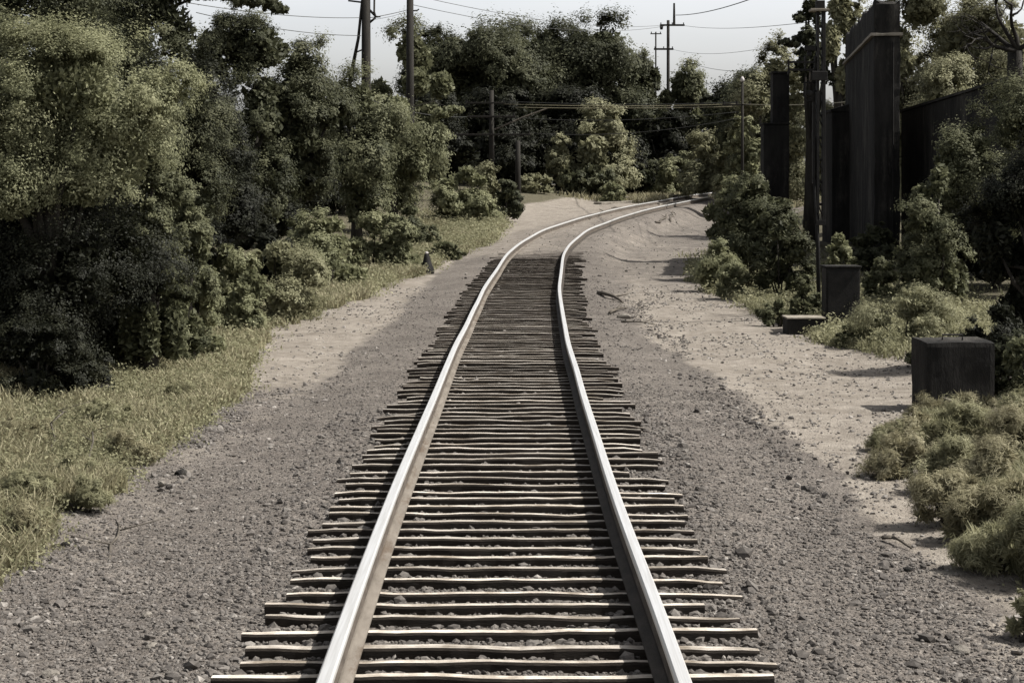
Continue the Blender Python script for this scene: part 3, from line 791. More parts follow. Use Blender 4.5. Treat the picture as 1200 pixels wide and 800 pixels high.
plant(B, 'pale domed grassy bush between the cabinet and the black block', 1060, 25, 150, 340, 'dry', group=grb, spiky=1.7, bias=-.03, asp=.24, droop=.3, leafk=1.1)
plant(B, 'low pale bush in front of the black cabinet', 998, 25.5, 62, 378, 'pale', group=grb)
plant(B, 'low bush at the end of the flat concrete plinth', 912, 29, 50, 350, 'mid', group=grb)
plant(B, 'small dark bush left of the black cabinet', 942, 29.5, 44, 330, 'mid', group=grb)
plant(B, 'dark bush overhanging the back of the black block', 1168, 20.5, 105, 350, 'deep', group=grb)
plant(B, 'dark bush squeezed between the black block and the right edge', 1192, 18.4, 80, 392, 'dark', group=grb, bias=-.1)
plant(B, 'olive bush behind the left corner of the black block', 1082, 22.5, 60, 396, 'mid', group=grb)
plant(B, 'leafy bush at the right edge beside the black block', 1215, 17, 110, 375, 'mid', group=grb)
gw = 'spreading weeds at the lower right'
for (c_, y_, w_, t_, b_, lab) in (
    (1130, 16.9, 120, 458, -.1, 'weed clump pressed against the front of the black block'),
    (1195, 16.2, 110, 462, -.05, 'tall weed clump right of the black block at the picture edge'),
    (1040, 15.4, 60, 500, .0, 'small weed clump on the dirt nearest the shadow of the black block'),
    (1075, 15.6, 90, 480, .1, 'spreading weed clump just left of the foot of the black block'),
    (1120, 15.0, 110, 478, .0, 'spreading weed clump in front of the black block'),
    (1185, 14.6, 120, 480, .1, 'spreading weed clump at the right edge below the leafy bush'),
    (1060, 13.9, 80, 512, .15, 'low weed clump reaching farthest onto the pale path'),
    (1110, 13.2, 100, 516, .1, 'weed clump in the middle of the right weed patch'),
    (1170, 12.8, 120, 520, .15, 'pale weed clump by the right edge in the middle of the weed patch'),
    (1110, 12.0, 90, 560, .12, 'weed clump on the path side of the patch with a shaded hollow'),
    (1150, 11.4, 110, 566, .0, 'rounded weed clump bulging onto the pale path'),
    (1210, 11.4, 120, 548, .1, 'dense weed clump cut by the right edge of the picture'),
    (1165, 10.5, 90, 612, .1, 'weed clump hanging over the end of the pale path'),
    (1215, 10.2, 100, 600, .05, 'lowest weed clump of the right patch at the picture edge')):
    plant(B, lab, c_, y_, w_, t_, 'grass' if len(lab) % 2 else 'weed', group=gw, bias=b_ + (-.05 if len(lab) % 2 else .05), leafk=1.7, spiky=2.1, droop=.1, asp=.11, dens=1.0)
for (c_, y_, w_, t_, b_, lab) in (
    (30, 15.5, 150, 492, .0, 'tussock of dry weeds just below the shade of the big left tree'),
    (120, 16.5, 110, 488, .1, 'tussock of dry weeds nearest the pale boulder'),
    (75, 13.6, 130, 545, -.05, 'greyish tussock in the middle of the lower left grass'),
    (150, 14.8, 80, 535, .1, 'small tussock at the gravel side of the lower left grass'),
    (20, 12.4, 120, 590, .05, 'pale tussock by the left picture edge'),
    (95, 12.4, 70, 605, .0, 'small tussock above the dark mossy rock'),
    (215, 18.5, 90, 458, .05, 'low tussock where the grass narrows toward the bushes'),
    (25, 11.2, 70, 650, .0, 'lowest tussock of the left grass, next to the gravel')):
    plant(B, lab, c_, y_, w_, t_, 'weed' if len(lab) % 2 else 'grass', group='tussocks in the lower left grass', bias=b_ - .05, leafk=1.6, spiky=2.0, droop=.1, asp=.12, dens=.9)
plant(B, 'small green fern like plant at the lower right corner', 1205, 8.9, 60, 735, 'weed', group=gw, bias=.1)

# bare branched tree at the upper right
def bare_tree():
    Y = 31; X = px(1196, Y); g = float(gz(X, Y)); rng = random.Random(8)
    root = empty('bare_tree', (X, Y, g), 'dark leafless tree with crooked twigs at the upper right corner', 'tree', gr)
    mb = MB()
    def br(p, d, L, r, lev):
        pts = [p]; q = p; dd = d
        for k in range(4):
            dd = (dd + Vector((rng.gauss(0, .22), rng.gauss(0, .2), rng.gauss(0, .2)))).normalized()
            q = q + dd * L / 4; pts.append(q)
        mb.tube(pts, [r, r * .85, r * .7, r * .55, r * .4], 6 if lev < 2 else 4)
        if lev < 4:
            for k in range(3 if lev else 6):
                s = pts[rng.choice((2, 3, 4))]
                nd = (dd + Vector((rng.gauss(-.15, .7), rng.gauss(0, .5), rng.gauss(.05, .6)))).normalized()
                br(s, nd, L * rng.uniform(.5, .8), r * .5, lev + 1)
    H = pz(60, Y) - g
    mb.tube([(0, 0, -.1), (.05, 0, H * .5), (-.05, 0, H)], [.10, .085, .07], 8)
    for d in ((-.8, 0, .35), (-.55, .1, .8), (.1, 0, 1), (-.9, -.1, .05), (.5, 0, .6)):
        br(Vector((-.05, 0, H)), Vector(d).normalized(), .95, .05, 1)
    mb.build('trunk', M['pole'], root, smooth=True)
bare_tree()

# ------------------------------------------------------------------ dry grass and weeds (nobody could count them)
def grass_patch(name, label, n, region, hgt, mat, seed, wid=.0042, dens_noise=1.0):
    rng = np.random.default_rng(seed)
    X, Y = region(rng, n); n = len(X)
    d = fbm(X * 1.1, Y * 1.1, seed) + .5 * (fbm(X * 4, Y * 4, seed + 3) - .5)
    keep = rng.random(n) < np.clip((d - .30) * 4 * dens_noise, .05, 1)
    X, Y, d = X[keep], Y[keep], d[keep]; n = len(X)
    Z = gz(X, Y, True) - .01
    # tufts: blades gather round nearby centres and fan out
    h = hgt * rng.uniform(.35, 1.25, n) * np.clip(.45 + d, .5, 1.3)
    lean = unit(rng, n) * np.array([.55, .55, 0])
    wv = wid * (1 + Y / 14) * rng.uniform(.6, 1.5, n)
    a = rng.uniform(0, np.pi, n); side = np.stack([np.cos(a), np.sin(a), np.zeros(n)], -1)
    P0 = np.stack([X, Y, Z], -1)
    P1 = P0 + lean * (h * .28)[:, None] + np.array([0, 0, 1]) * (h * .6)[:, None]
    P2 = P0 + lean * (h * .95)[:, None] + np.array([0, 0, 1]) * (h * .95)[:, None]
    s = side * wv[:, None]
    V = np.stack([P0 - s, P0 + s, P1 + s * .8, P1 - s * .8, P2 + s * .15, P2 - s * .15], 1).reshape(-1, 3)
    b = np.arange(n)[:, None] * 6
    F = np.concatenate([b + np.array([0, 1, 2, 3]), b + np.array([3, 2, 4, 5])], 0)
    t = np.clip(.25 + .55 * fbm(X * .8, Y * .8, seed + 7) + rng.normal(0, .16, n), 0, 1)
    me = mesh_np(name, V, F, mat, {'tint': np.repeat(t, 6)})
    return tag(link(name, me), label, 'grass', kind='stuff')

def left_region(rng, n):
    Y = 7.0 + 17 * rng.random(n) ** .9
    u = edge_left(Y) + .25 - np.abs(rng.normal(0, 1.5, n)) - .12 * rng.random(n) + .5 * (fbm(Y * .9, Y * 0, 4) - .5)
    return cx(Y) + u, Y
def left_far(rng, n):
    Y = 22 + 48 * rng.random(n)
    u = edge_left(Y) + .15 - np.abs(rng.normal(0, 1.3, n)) + .9 * (fbm(Y * .5, Y * 0, 14) - .5) + .012 * np.clip(Y - 40, 0, 30)
    return cx(Y) + u, Y
def right_region(rng, n):
    Y = 7.2 + 9.5 * rng.random(n)
    lo = np.interp(Y, [7, 10, 12, 14, 17], [3.05, 3.1, 3.25, 3.45, 4.2])
    u = lo + np.abs(rng.normal(0, .8, n)) + .5 * (fbm(Y * .9, Y * 0, 41) - .5)
    return cx(Y) + u, Y
def right_far(rng, n):
    Y = 23.2 + np.abs(rng.normal(0, 9, n)) + rng.random(n) * 2.5
    lo = np.interp(Y, [23, 28, 34, 44], [5.1, 4.7, 4.0, 4.0]) + .9 * (fbm(Y * .8, Y * 0, 55) - .5)
    u = lo + np.abs(rng.normal(0, 1.6, n))
    return cx(Y) + u, Y
def end_region(rng, n):
    Y = 92 + 12 * rng.random(n); u = rng.choice((-1, 1), n) * (1.6 + np.abs(rng.normal(0, 2.5, n)))
    return cx(Y) + u, Y
grass_patch('dry_grass', 'tall dry yellowish grass covering the slope at the lower left', 80000, left_region, .19, M['grass'], 3)
grass_patch('verge_grass', 'thin dry grass at the feet of the left bushes', 70000, left_far, .2, M['grass'], 5)
grass_patch('path_grass', 'dry grass fringing the pale path at the lower right', 120000, right_region, .19, M['weed'], 7)
grass_patch('bank_grass', 'thin grass at the feet of the right bushes', 36000, right_far, .15, M['weed'], 9)
grass_patch('far_grass', 'grass beyond the visible end of the track', 9000, end_region, .35, M['grass'], 12)

def weed_cover(name, label, n, region, seed, rad=.09, leaf=.03):
    rng = np.random.default_rng(seed)
    X, Y = region(rng, n // 40); m = len(X)
    Z = gz(X, Y, True)
    r = rad * rng.uniform(.5, 1.7, m) * (1 + Y / 60)
    d = unit(rng, m * 40); d[:, 2] = np.abs(d[:, 2]); i = np.repeat(np.arange(m), 40)
    P = np.stack([X, Y, Z], -1)[i] + d * (r[i] * rng.uniform(.3, 1.1, m * 40))[:, None] * np.array([1.2, 1.2, 1.0])
    Nn = nrm(d * .6 + unit(rng, m * 40) * .7 + np.array([0, 0, .3]))
    t = np.repeat(rng.normal(.4, .17, m), 40) + rng.normal(0, .12, m * 40)
    me = leaves_mesh(name, P, Nn, leaf * rng.uniform(.6, 1.5, m * 40) * (1 + Y[i] / 40), t, rng, M['weed'], .5)
    return tag(link(name, me), label, 'weeds', kind='stuff')
weed_cover('low_weeds', 'low leafy weeds growing through the lower left grass', 260000, left_region, 31, .13, .021)
weed_cover('path_weeds', 'low leafy weeds creeping beside the pale path', 60000, right_region, 32, .08, .026)
weed_cover('bank_weeds', 'low weeds between the right bushes', 60000, right_far, 34, .15, .03)
weed_cover('verge_weeds', 'low weeds below the row of left bushes', 90000, left_far, 33, .16, .03)

# ------------------------------------------------------------------ dead twigs and planks
def stick(c0, r0, c1, r1, rad, label, name='dead_stick', lift=.03, bend=.1, seed=0, mat='stick', cat='stick', group=None):
    a = Vector(on_ground(c0, r0)); b = Vector(on_ground(c1, r1)); rng = random.Random(seed)
    L = (b - a).length; n = 7; pts = []
    for k in range(n):
        t = k / (n - 1); p = a.lerp(b, t)
        p = p + Vector((rng.gauss(0, .03), rng.gauss(0, .03), 0)) * L * bend * 4
        p.z = float(gz(p.x, p.y)) + rad * .6 + lift * math.sin(math.pi * t)
        pts.append(p - a)
    mb = MB(); mb.tube(pts, [rad * (1 - .6 * k / (n - 1)) for k in range(n)], 6)
    for k in (2, 4):
        p = pts[k]; q = p + Vector((rng.uniform(-.3, .3), rng.uniform(-.2, .4), rng.uniform(.02, .1))) * min(L, 1.2)
        mb.tube([p, q], [rad * .5, rad * .2], 5)
    o = mb.build(name, M[mat], smooth=True, loc=a)
    return tag(o, label, cat, group)
gs = 'dead sticks lying by the track'
stick(700, 345, 730, 356, .05, 'dark dead branch beside the far sleeper ends', seed=1, lift=.06, group=gs)
stick(712, 368, 736, 362, .035, 'short dark stick lying behind the flat sandy slab', seed=2, group=gs)
stick(728, 378, 768, 381, .018, 'thin twig on the pale dirt right of the sandy slab', seed=3, group=gs)
stick(690, 258, 728, 244, .06, 'crooked branch lying across the buried track', seed=4, lift=.12, group=gs)
stick(770, 262, 782, 252, .05, 'dark stick on the bank below the bending rail', seed=5, group=gs)
stick(785, 260, 792, 252, .04, 'short upright twig at the bank under the rail curve', seed=6, lift=.2, group=gs)
stick(128, 662, 140, 612, .012, 'thin grey stick half buried in the left gravel', seed=7, group=gs)
stick(1035, 632, 1068, 645, .016, 'dark stick on the boundary of ballast and pale path', seed=8, group=gs)
stick(1086, 480, 1140, 486, .03, 'pale crooked branch lying at the foot of the black block', seed=9, lift=.1, mat='plank', group=gs)
stick(98, 437, 90, 455, .02, 'bare forked twig standing by the pale boulder', seed=10, lift=.1, group=gs)
stick(55, 545, 84, 490, .01, 'dry dark weed stalk leaning in the lower left grass', seed=11, lift=.22, group=gs)
stick(104, 556, 112, 520, .009, 'short dry stalk in the lower left grass', seed=12, lift=.2, group=gs)

def plank(c0, r0, c1, r1, wd, th, label, seed, mat='plank', lift=0):
    a = Vector(on_ground(c0, r0)); b = Vector(on_ground(c1, r1)); rng = np.random.default_rng(seed)
    d = (b - a); d.z = 0; L = d.length; d.normalize(); s = Vector((-d.y, d.x, 0))
    n = 14; V = []
    for k in range(n + 1):
        t = k / n; p = a + d * L * t
        zz = max(float(gz(p.x, p.y)), a.z + (b.z - a.z) * t) + lift
        w2 = wd / 2 * (1 + rng.normal(0, .12)) * (1 - .35 * (k in (0, n)))
        for sx, z in ((-1, -.05), (-1, th * .8), (-.8, th), (.8, th), (1, th * .8), (1, -.05)):
            q = p + s * (w2 * sx + rng.normal(0, .01)); V.append((q.x - a.x, q.y - a.y, zz + z + rng.normal(0, th * .07) - a.z))
    F = []
    for k in range(n):
        for q in range(6): F.append((k * 6 + q, (k + 1) * 6 + q, (k + 1) * 6 + (q + 1) % 6, k * 6 + (q + 1) % 6))
    me = bpy.data.meshes.new('plank'); me.from_pydata(V, [], F + [tuple(range(6)), tuple(n * 6 + q for q in range(6))[::-1]]); me.update(); me.materials.append(M[mat])
    return tag(link('old_plank', me, loc=a), label, 'plank', 'old planks dumped at the track end')
plank(727, 235.5, 797, 232.5, .9, .20, 'long dark raised plank lying across the far end of the track', 1, 'stick', .03)
plank(700, 239.5, 748, 236.5, .7, .10, 'pale flat plank beside the left rail near the bend end', 2)
plank(770, 240, 808, 236, .35, .08, 'thin grey plank lying between the rails at the far end', 3)
plank(790, 229.5, 812, 228.5, .8, .12, 'short plank at the highest point of the dirt under the bushes', 4, 'stick')

# ------------------------------------------------------------------ trackside ironwork and masonry
def rough_block(name, x0, x1, y0, y1, z0, z1, mat, parent, amp=.02, chip=.15, res=.16, seed=0):
    """a weathered block: uneven faces, worn arrises and a chipped top edge"""
    import bmesh
    bm = bmesh.new(); V = {}
    nx, ny, nz = (max(2, min(60, int(round((b - a) / res)))) for a, b in ((x0, x1), (y0, y1), (z0, z1)))
    def vert(i, j, k):
        if (i, j, k) not in V:
            p = np.array([x0 + (x1 - x0) * i / nx, y0 + (y1 - y0) * j / ny, z0 + (z1 - z0) * k / nz])
            a, b, c = p
            def q(u, v, s_): return float(fbm(u * 2.3 + s_, v * 1.7 + seed, seed + s_, 4)) - .5
            if i in (0, nx): p[0] += 2 * amp * q(b, c, 11) * (1 if i else -1)
            if j in (0, ny): p[1] += 2 * amp * q(a, c, 23) * (1 if j else -1)
            edge = (i in (0, nx)) + (j in (0, ny)) + (k == nz)
            if edge >= 2:
                w_ = amp * (.3 + 1.6 * max(0, q(a * 2 + b * 2, c * 3, 37)))
                if i in (0, nx): p[0] += w_ * (-1 if i else 1)
                if j in (0, ny): p[1] += w_ * (-1 if j else 1)
            if k == nz: p[2] -= chip * max(0, q(a * 2.2, b * 1.6, 51) + .12)
            V[(i, j, k)] = bm.verts.new(p)
        return V[(i, j, k)]
    def face(*c): bm.faces.new([vert(*t) for t in c])
    for i in range(nx):
        for k in range(nz):
            face((i, 0, k), (i + 1, 0, k), (i + 1, 0, k + 1), (i, 0, k + 1)); face((i + 1, ny, k), (i, ny, k), (i, ny, k + 1), (i + 1, ny, k + 1))
    for j in range(ny):
        for k in range(nz):
            face((0, j + 1, k), (0, j, k), (0, j, k + 1), (0, j + 1, k + 1)); face((nx, j, k), (nx, j + 1, k), (nx, j + 1, k + 1), (nx, j, k + 1))
    for i in range(nx):
        for j in range(ny):
            face((i, j, nz), (i + 1, j, nz), (i + 1, j + 1, nz), (i, j + 1, nz)); face((i, j + 1, 0), (i + 1, j + 1, 0), (i + 1, j, 0), (i, j, 0))
    me = bpy.data.meshes.new(name); bm.to_mesh(me); bm.free(); me.materials.append(mat)
    return link(name, me, parent)

def tower():
    Y = 42.; X0 = px(1024, Y); g = float(gz(X0, Y)) - .3; yaw = math.atan2(58 * Y / FPX - 0, 480 * Y / FPX)
    root = empty('concrete_tower', (X0, Y, g), 'tall black concrete tower with a pale ledge, right of the signal mast', 'tower', None, -.12)
    Wd, D = .64, 9.6
    H = pz(-2, Y) - g; hl = pz(40, Y) - g
    rough_block('wall', 0, Wd, 0, D, 0, H, M['soot'], root, .028, .5, .15, 3)
    rough_block('ledge', -.075, Wd + .06, -.075, D + .07, hl - .05, hl + .025, M['ledge'], root, .012, .03, .12, 5)
    mb = MB(); mb.tube([(.72 * Wd, -.05, .4), (.72 * Wd, -.05, hl - .2)], .02, 6); mb.tube([(.5 * Wd, -.045, .4), (.5 * Wd, -.045, hl * .62)], .012, 6)
    mb.build('conduit', M['iron'], root)
    # lower annex tucked at the back
    Y2 = 50.; X1 = px(975, Y2); g2 = float(gz(X1, Y2)) - .3
    r2 = empty('low_annex', (X1, Y2, g2), 'lower dark block standing just left of the black tower', 'building')
    H2 = pz(131, Y2) - g2
    mb = MB(); mb.box(0, .95, 0, 1.6, 0, H2); mb.build('wall', M['soot'], r2, .02)
    b = MB(); b.v = [(-.04, -.05, H2 + .003), (.99, -.05, H2 + .003), (.99, 1.65, H2 + .003), (-.04, 1.65, H2 + .003), (-.04, -.05, H2 + .06), (.99, -.05, H2 + .36), (.99, 1.65, H2 + .36), (-.04, 1.65, H2 + .06)]
    b.f = [(3, 2, 1, 0), (4, 5, 6, 7), (0, 1, 5, 4), (1, 2, 6, 5), (2, 3, 7, 6), (3, 0, 4, 7)]
    b.build('roof', M['soot'], r2)
tower()

def long_wall():
    a = Vector((px(1056, 45), 45, 0)); b = Vector((px(1182, 35), 35, 0)); d = b - a; L = d.length
    g = float(gz(a.x, a.y)) - .3; za = pz(132, 45) - g; zb = pz(94, 35) - g
    root = empty('retaining_wall', (a.x, a.y, g), 'long dark wall running from the black tower to a square post at right', 'wall', None, math.atan2(d.y, d.x))
    m = MB(); m.v = [(0, 0, 0), (L, 0, 0), (L, .35, 0), (0, .35, 0), (0, 0, za), (L, 0, zb), (L, .35, zb), (0, .35, za)]
    m.f = [(3, 2, 1, 0), (4, 5, 6, 7), (0, 1, 5, 4), (1, 2, 6, 5), (2, 3, 7, 6), (3, 0, 4, 7)]
    m.build('wall', M['soot'], root, .02)
    m = MB()
    za += .003; zb += .003
    m.v = [(0, -.05, za), (L, -.05, zb), (L, .40, zb), (0, .40, za), (0, -.05, za + .06), (L, -.05, zb + .06), (L, .40, zb + .06), (0, .40, za + .06)]
    m.f = [(3, 2, 1, 0), (4, 5, 6, 7), (0, 1, 5, 4), (1, 2, 6, 5), (2, 3, 7, 6), (3, 0, 4, 7)]
    m.build('coping', M['soot'], root)
    hp = pz(56, 35) - g
    m = MB(); m.box(L - .25, L - .02, .04, .30, zb + .063, hp); m.build('post', M['soot'], root, .01)
    m = MB(); m.box(L - .28, L + .01, .01, .33, hp + .003, hp + .05); m.build('cap', M['soot'], root)
long_wall()

def pillar():
    Y = 50.; X = px(910, Y); g = float(gz(X, Y)) - .3; k = Y / FPX
    root = empty('stepped_pillar', (X, Y, g), 'two tier black pillar with a narrower upper shaft, left of the signal mast', 'pillar')
    h1 = pz(146, Y) - g; h2 = pz(86, Y) - g
    rough_block('base', -15 * k, 15 * k, 0, .7, 0, h1, M['soot'], root, .02, .02, .12, 7)
    m = MB(); m.box(-16 * k, 16 * k, -.03, .73, h1 + .003, h1 + .05); m.build('ledge', M['soot'], root, .01)
    rough_block('shaft', -4 * k, 16 * k, .1, .6, h1 + .04, h2, M['soot'], root, .02, .02, .1, 9)
    m = MB(); m.box(-5 * k, 17 * k, .05, .65, h2 + .003, h2 + .06); m.build('cap', M['soot'], root, .01)
    m = MB(); m.box(1 * k, 4 * k, .07, .098, h1 + .25, h1 + .8); m.box(8 * k, 11 * k, .07, .098, h1 + .1, h1 + .5); m.build('plate', M['iron'], root)
pillar()

def signal_mast():
    Y = 30.; X = px(961, Y); g = float(gz(X, Y)); k = Y / FPX
    root = empty('signal_mast', (X, Y, g), 'black iron signal mast with side frame and hanging lamp bracket', 'signal')
    z = lambda r: pz(r, Y) - g
    x = lambda c: (c - 961) * k
    m = MB(); m.box(x(963), x(967), -.06, .06, z(262), z(14)); m.build('upright', M['iron'], root, .004)
    m = MB(); m.box(x(956.5), x(959.5), -.06, .06, z(250), z(14)); m.build('upright', M['iron'], root, .004)
    m = MB(); m.box(x(952), x(954.6), -.04, .04, z(215), z(120)); m.build('side_channel', M['iron'], root, .003)
    m = MB()
    for r in range(30, 250, 26):
        m.tube([(x(958), -.03, z(r)), (x(965), -.03, z(r + 20))], .012, 6); m.box(x(959.6), x(962.9), -.03, .03, z(r + 3), z(r))
    m.build('bracing', M['iron'], root)
    m = MB(); m.box(x(949), x(970), -.14, .14, z(14) + .003, z(11)); m.build('cap', M['ledge'], root, .006)
    m = MB(); m.box(x(956), x(966), -.07, .07, z(10.6), z(1)); m.build('top_box', M['iron'], root, .006)
    m = MB()
    for r in (73, 82): m.box(x(923), x(956.3), -.025, .025, z(r + 1.2), z(r - 1.2))
    for c in (924, 943.5, 955): m.box(x(c - 1), x(c + 1), -.03, .03, z(87) if c < 930 else z(82), z(66) if c > 930 else z(70))
    m.build('side_frame', M['iron'], root)
    m = MB(); m.box(x(950), x(968.5), -.11, -.063, z(95), z(84)); m.build('relay_box', M['iron'], root, .01)
    m = MB(); m.box(x(943), x(956), -.05, .05, z(60), z(54)); m.box(x(946), x(951), -.03, .03, z(66), z(60)); m.build('insulator_block', M['iron'], root, .01)
    m = MB(); m.tube([(x(943), 0, z(97)), (x(956), 0, z(97))], .016, 6); m.tube([(x(943), 0, z(97)), (x(942.5), 0, z(112)), (x(945), 0, z(119)), (x(950), 0, z(118)), (x(952), 0, z(110)), (x(956), 0, z(106))], .022, 8)
    m.build('lamp_bracket', M['iron'], root, smooth=True)
    m = MB(); m.tube([(x(948), -.05, z(110)), (x(948), -.03, z(110)), (x(948), .08, z(110))], [.05, .06, .05], 12); m.build('lamp', M['iron'], root, smooth=True)
    m = MB(); m.tube([(x(955), 0, z(262)), (x(957), 0, z(210)), (x(957.5), 0, z(160))], .022, 8); m.tube([(x(955), 0, z(210)), (x(958.5), 0, z(290)), (x(960), 0, -.2)], [.032, .036, .04], 8); m.build('pole', M['iron'], root, smooth=True)
    m = MB(); m.box(x(956.2), x(967.2), -.065, .065, z(264), z(258)); m.build('clamp', M['iron'], root, .004)
signal_mast()

def cabinet():
    Y = 28.; k = Y / FPX; X = px(988, Y); g = float(gz(X, Y))
    root = empty('relay_cabinet', (X, Y, g), 'upright black metal cabinet standing beside the signal mast', 'cabinet')
    H = pz(314, Y) - g; w2 = 20 * k
    m = MB(); m.box(-w2, w2, 0, .42, -.05, H); m.build('body', M['iron'], root, .012)
    m = MB(); m.box(-w2 - .02, w2 + .02, -.03, .45, H + .003, H + .035); m.build('lid', M['soot'], root, .008)
    m = MB(); m.box(-w2 + .03, w2 - .03, -.016, -.003, .08, H - .06); d = m.build('door', M['iron'], root, .004)
    m = MB(); m.box(w2 - .09, w2 - .07, -.04, -.019, H * .5, H * .5 + .1); m.build('handle', M['iron'], d)
    Y = 27.5; k = Y / FPX; X = px(945, Y); g = float(gz(X, Y))
    r2 = empty('concrete_plinth', (X, Y, g), 'low dark plinth with a pale worn top beside the black cabinet', 'plinth')
    H = pz(374, Y) - g
    m = MB(); m.box(-22 * k, 22.5 * k, 0, .5, -.1, H); m.build('base', M['soot'], r2, .01)
    m = MB(); m.box(-23 * k, 22.7 * k, -.02, .52, H + .003, H + .03); m.build('slab', M['ledge'], r2, .008)
    Y = 18.; k = Y / FPX; X = px(1126, Y); g = float(gz(X, Y))
    r3 = empty('concrete_block', (X, Y, g), 'squat black concrete block in the shade of the right trees', 'concrete block')
    H = pz(401, Y) - g
    rough_block('body', -40 * k, 40 * k, 0, .7, -.1, H, M['soot'], r3, .014, .05, .05, 13)
    m = MB(); m.tube([(-12 * k, .35, H - .01), (-12 * k, .35, H + .05), (12 * k, .35, H + .05), (12 * k, .35, H - .01)], .012, 6); m.build('lifting_loop', M['iron'], r3)
cabinet()

def switch_stand():
    x, y, z = on_ground(500, 321)
    root = empty('switch_stand', (x, y, z), 'small black trackside switch stand with a pale tip among the left bushes', 'switch stand')
    k = y / FPX; H = 26 * k
    m = MB()
    prof = [(.0, .17), (.10, .18), (.30, .15), (.5, .11), (.7, .08), (.86, .062), (.9, .04)]
    m.tube([(0.015 * (1 - t), 0, t * H) for t, r in prof], [r for t, r in prof], 10); m.build('body', M['iron'], root, smooth=True)
    m = MB(); m.tube([(0, 0, H * .9), (0, 0, H * .95), (0, 0, H)], [.045, .05, .02], 10); m.build('cap', M['cap'], root, smooth=True)
    m = MB(); m.tube([(.02, 0, H * .9), (.10, -.02, H * .92), (.16, -.02, H * 1.0), (.165, -.02, H * 1.1)], [.016, .016, .016, .02], 6); m.build('lever', M['iron'], root, smooth=True)
    m = MB(); m.box(-.025, .02, -.16, -.125, .02, H * .3); m.build('hasp', M['cap'], root, .004)
    m = MB(); m.box(-.58, .1, -.2, -.02, -.03, .035); m.build('base_plank', M['plank'], root, .006)
switch_stand()

def pole(name, label, col, Y, top, r, arms=(), lean=(0, 0), cat='utility pole', group=None, mat='pole', bot_extra=0):
    X = px(col, Y); g = float(gz(X, Y)); H = pz(top, Y) - g
    root = empty(name, (X, Y, g), label, cat, group)
    m = MB(); m.tube([(0, 0, -.3), (lean[0] * .5, 0, H * .5), (lean[0], 0, H)], [r * 1.15, r, r * .85], 10); m.build('shaft', M[mat], root, smooth=True)
    for (row, c0, c1, th) in arms:
        z = pz(row, Y) - g; x0, x1 = px(c0, Y) - X, px(c1, Y) - X
        a = MB(); a.box(x0, x1, -r - .1, -r - .003, z - th, z + th); ar = a.build('crossarm', M[mat], root, .01)
        n = max(2, int((x1 - x0) / .7)); i_ = MB()
        for q in range(n + 1):
            xx = x0 + .08 + (x1 - x0 - .16) * q / n
            i_.tube([(xx, -r - .05, z + th - .01), (xx, -r - .05, z + th + .12)], [.03, .045], 6)
        i_.build('insulator', M['iron'], ar)
    return root, X, Y, g
gp = 'utility poles along the line'
# thick braced pole
root, X, Y, g = pole('utility_pole', 'thick dark braced pole at upper left rising out of the frame', 429, 62, -40, .175, group=gp)
m = MB(); m.tube([(px(410, Y) - X, 0, pz(95, Y) - g), (px(420, Y) - X, 0, pz(45, Y) - g), (px(425, Y) - X, 0, pz(-5, Y) - g)], [.075, .055, .045], 8)
m.tube([(px(410, Y) - X, 0, pz(94, Y) - g), (px(408, Y) - X, 0, .2)], [.075, .09], 8); m.build('brace', M['pole'], root, smooth=True)
m = MB(); m.tube([(px(439, Y) - X, 0, pz(-20, Y) - g), (px(438.5, Y) - X, 0, pz(14, Y) - g), (px(440, Y) - X, 0, pz(20, Y) - g), (px(446, Y) - X, 0, pz(20, Y) - g)], [.035, .035, .05, .02], 8)
m.tube([(px(440, Y) - X, 0, pz(19, Y) - g), (px(432, Y) - X, 0, pz(11, Y) - g)], .045, 8); m.tube([(px(440, Y) - X, 0, pz(21, Y) - g), (px(433, Y) - X, 0, pz(27, Y) - g)], .04, 8); m.build('bracket', M['pole'], root, smooth=True)
m = MB(); m.tube([(px(408, Y) - X, 0, pz(1, Y) - g), (px(424, Y) - X, 0, pz(3, Y) - g)], .035, 6); m.build('side_arm', M['pole'], root)
m = MB(); m.tube([(px(416, Y) - X, 0, pz(62, Y) - g), (px(426, Y) - X, 0, pz(58, Y) - g)], .03, 6); m.build('strut', M['pole'], root)
root, X, Y, g = pole('utility_pole', 'straight dark pole right of the braced pole, in front of the light topped tree', 480.5, 68, -30, .155, group=gp)
m = MB(); m.tube([(.1, 0, pz(13, Y) - g), (px(489, Y) - X, 0, pz(12.5, Y) - g), (px(491, Y) - X, 0, pz(11, Y) - g)], .03, 6); m.build('side_arm', M['iron'], root)
# crossarm pole in the dark middle
root, X, Y, g = pole('utility_pole', 'dark pole with three crossarms before the shaded trees in the middle', 576, 86, 106, .13, ((121, 545, 592, .04), (137, 548, 604, .05), (158, 528, 622, .05)), group=gp)
m = MB(); m.tube([(.15, -.15, pz(152, Y) - g), (px(612, Y) - X, -.15, pz(138, Y) - g), (px(642, Y) - X, -.15, pz(127, Y) - g)], [.05, .045, .04], 6); m.build('diagonal_stay', M['stick'], root)
root, X, Y, g = pole('wooden_post', 'thick short dark post below the crossarm pole', 607, 82, 165, .13, cat='post')
root, X, Y, g = pole('utility_pole', 'far grey pole with two crossarms standing against the sky', 783, 128, 24, .13, ((30, 773, 802, .07), (58, 766, 789, .07)), group=gp)
m = MB(); m.tube([(px(790, Y) - X, 0, pz(30, Y) - g), (px(790, Y) - X, 0, pz(4, Y) - g)], [.1, .07], 8); m.build('top_mast', M['pole'], root)
m = MB(); m.tube([(px(775, Y) - X, -.1, pz(31, Y) - g), (px(775, Y) - X, -.1, pz(35, Y) - g)], [.14, .10], 8); m.build('transformer', M['iron'], root, smooth=True)
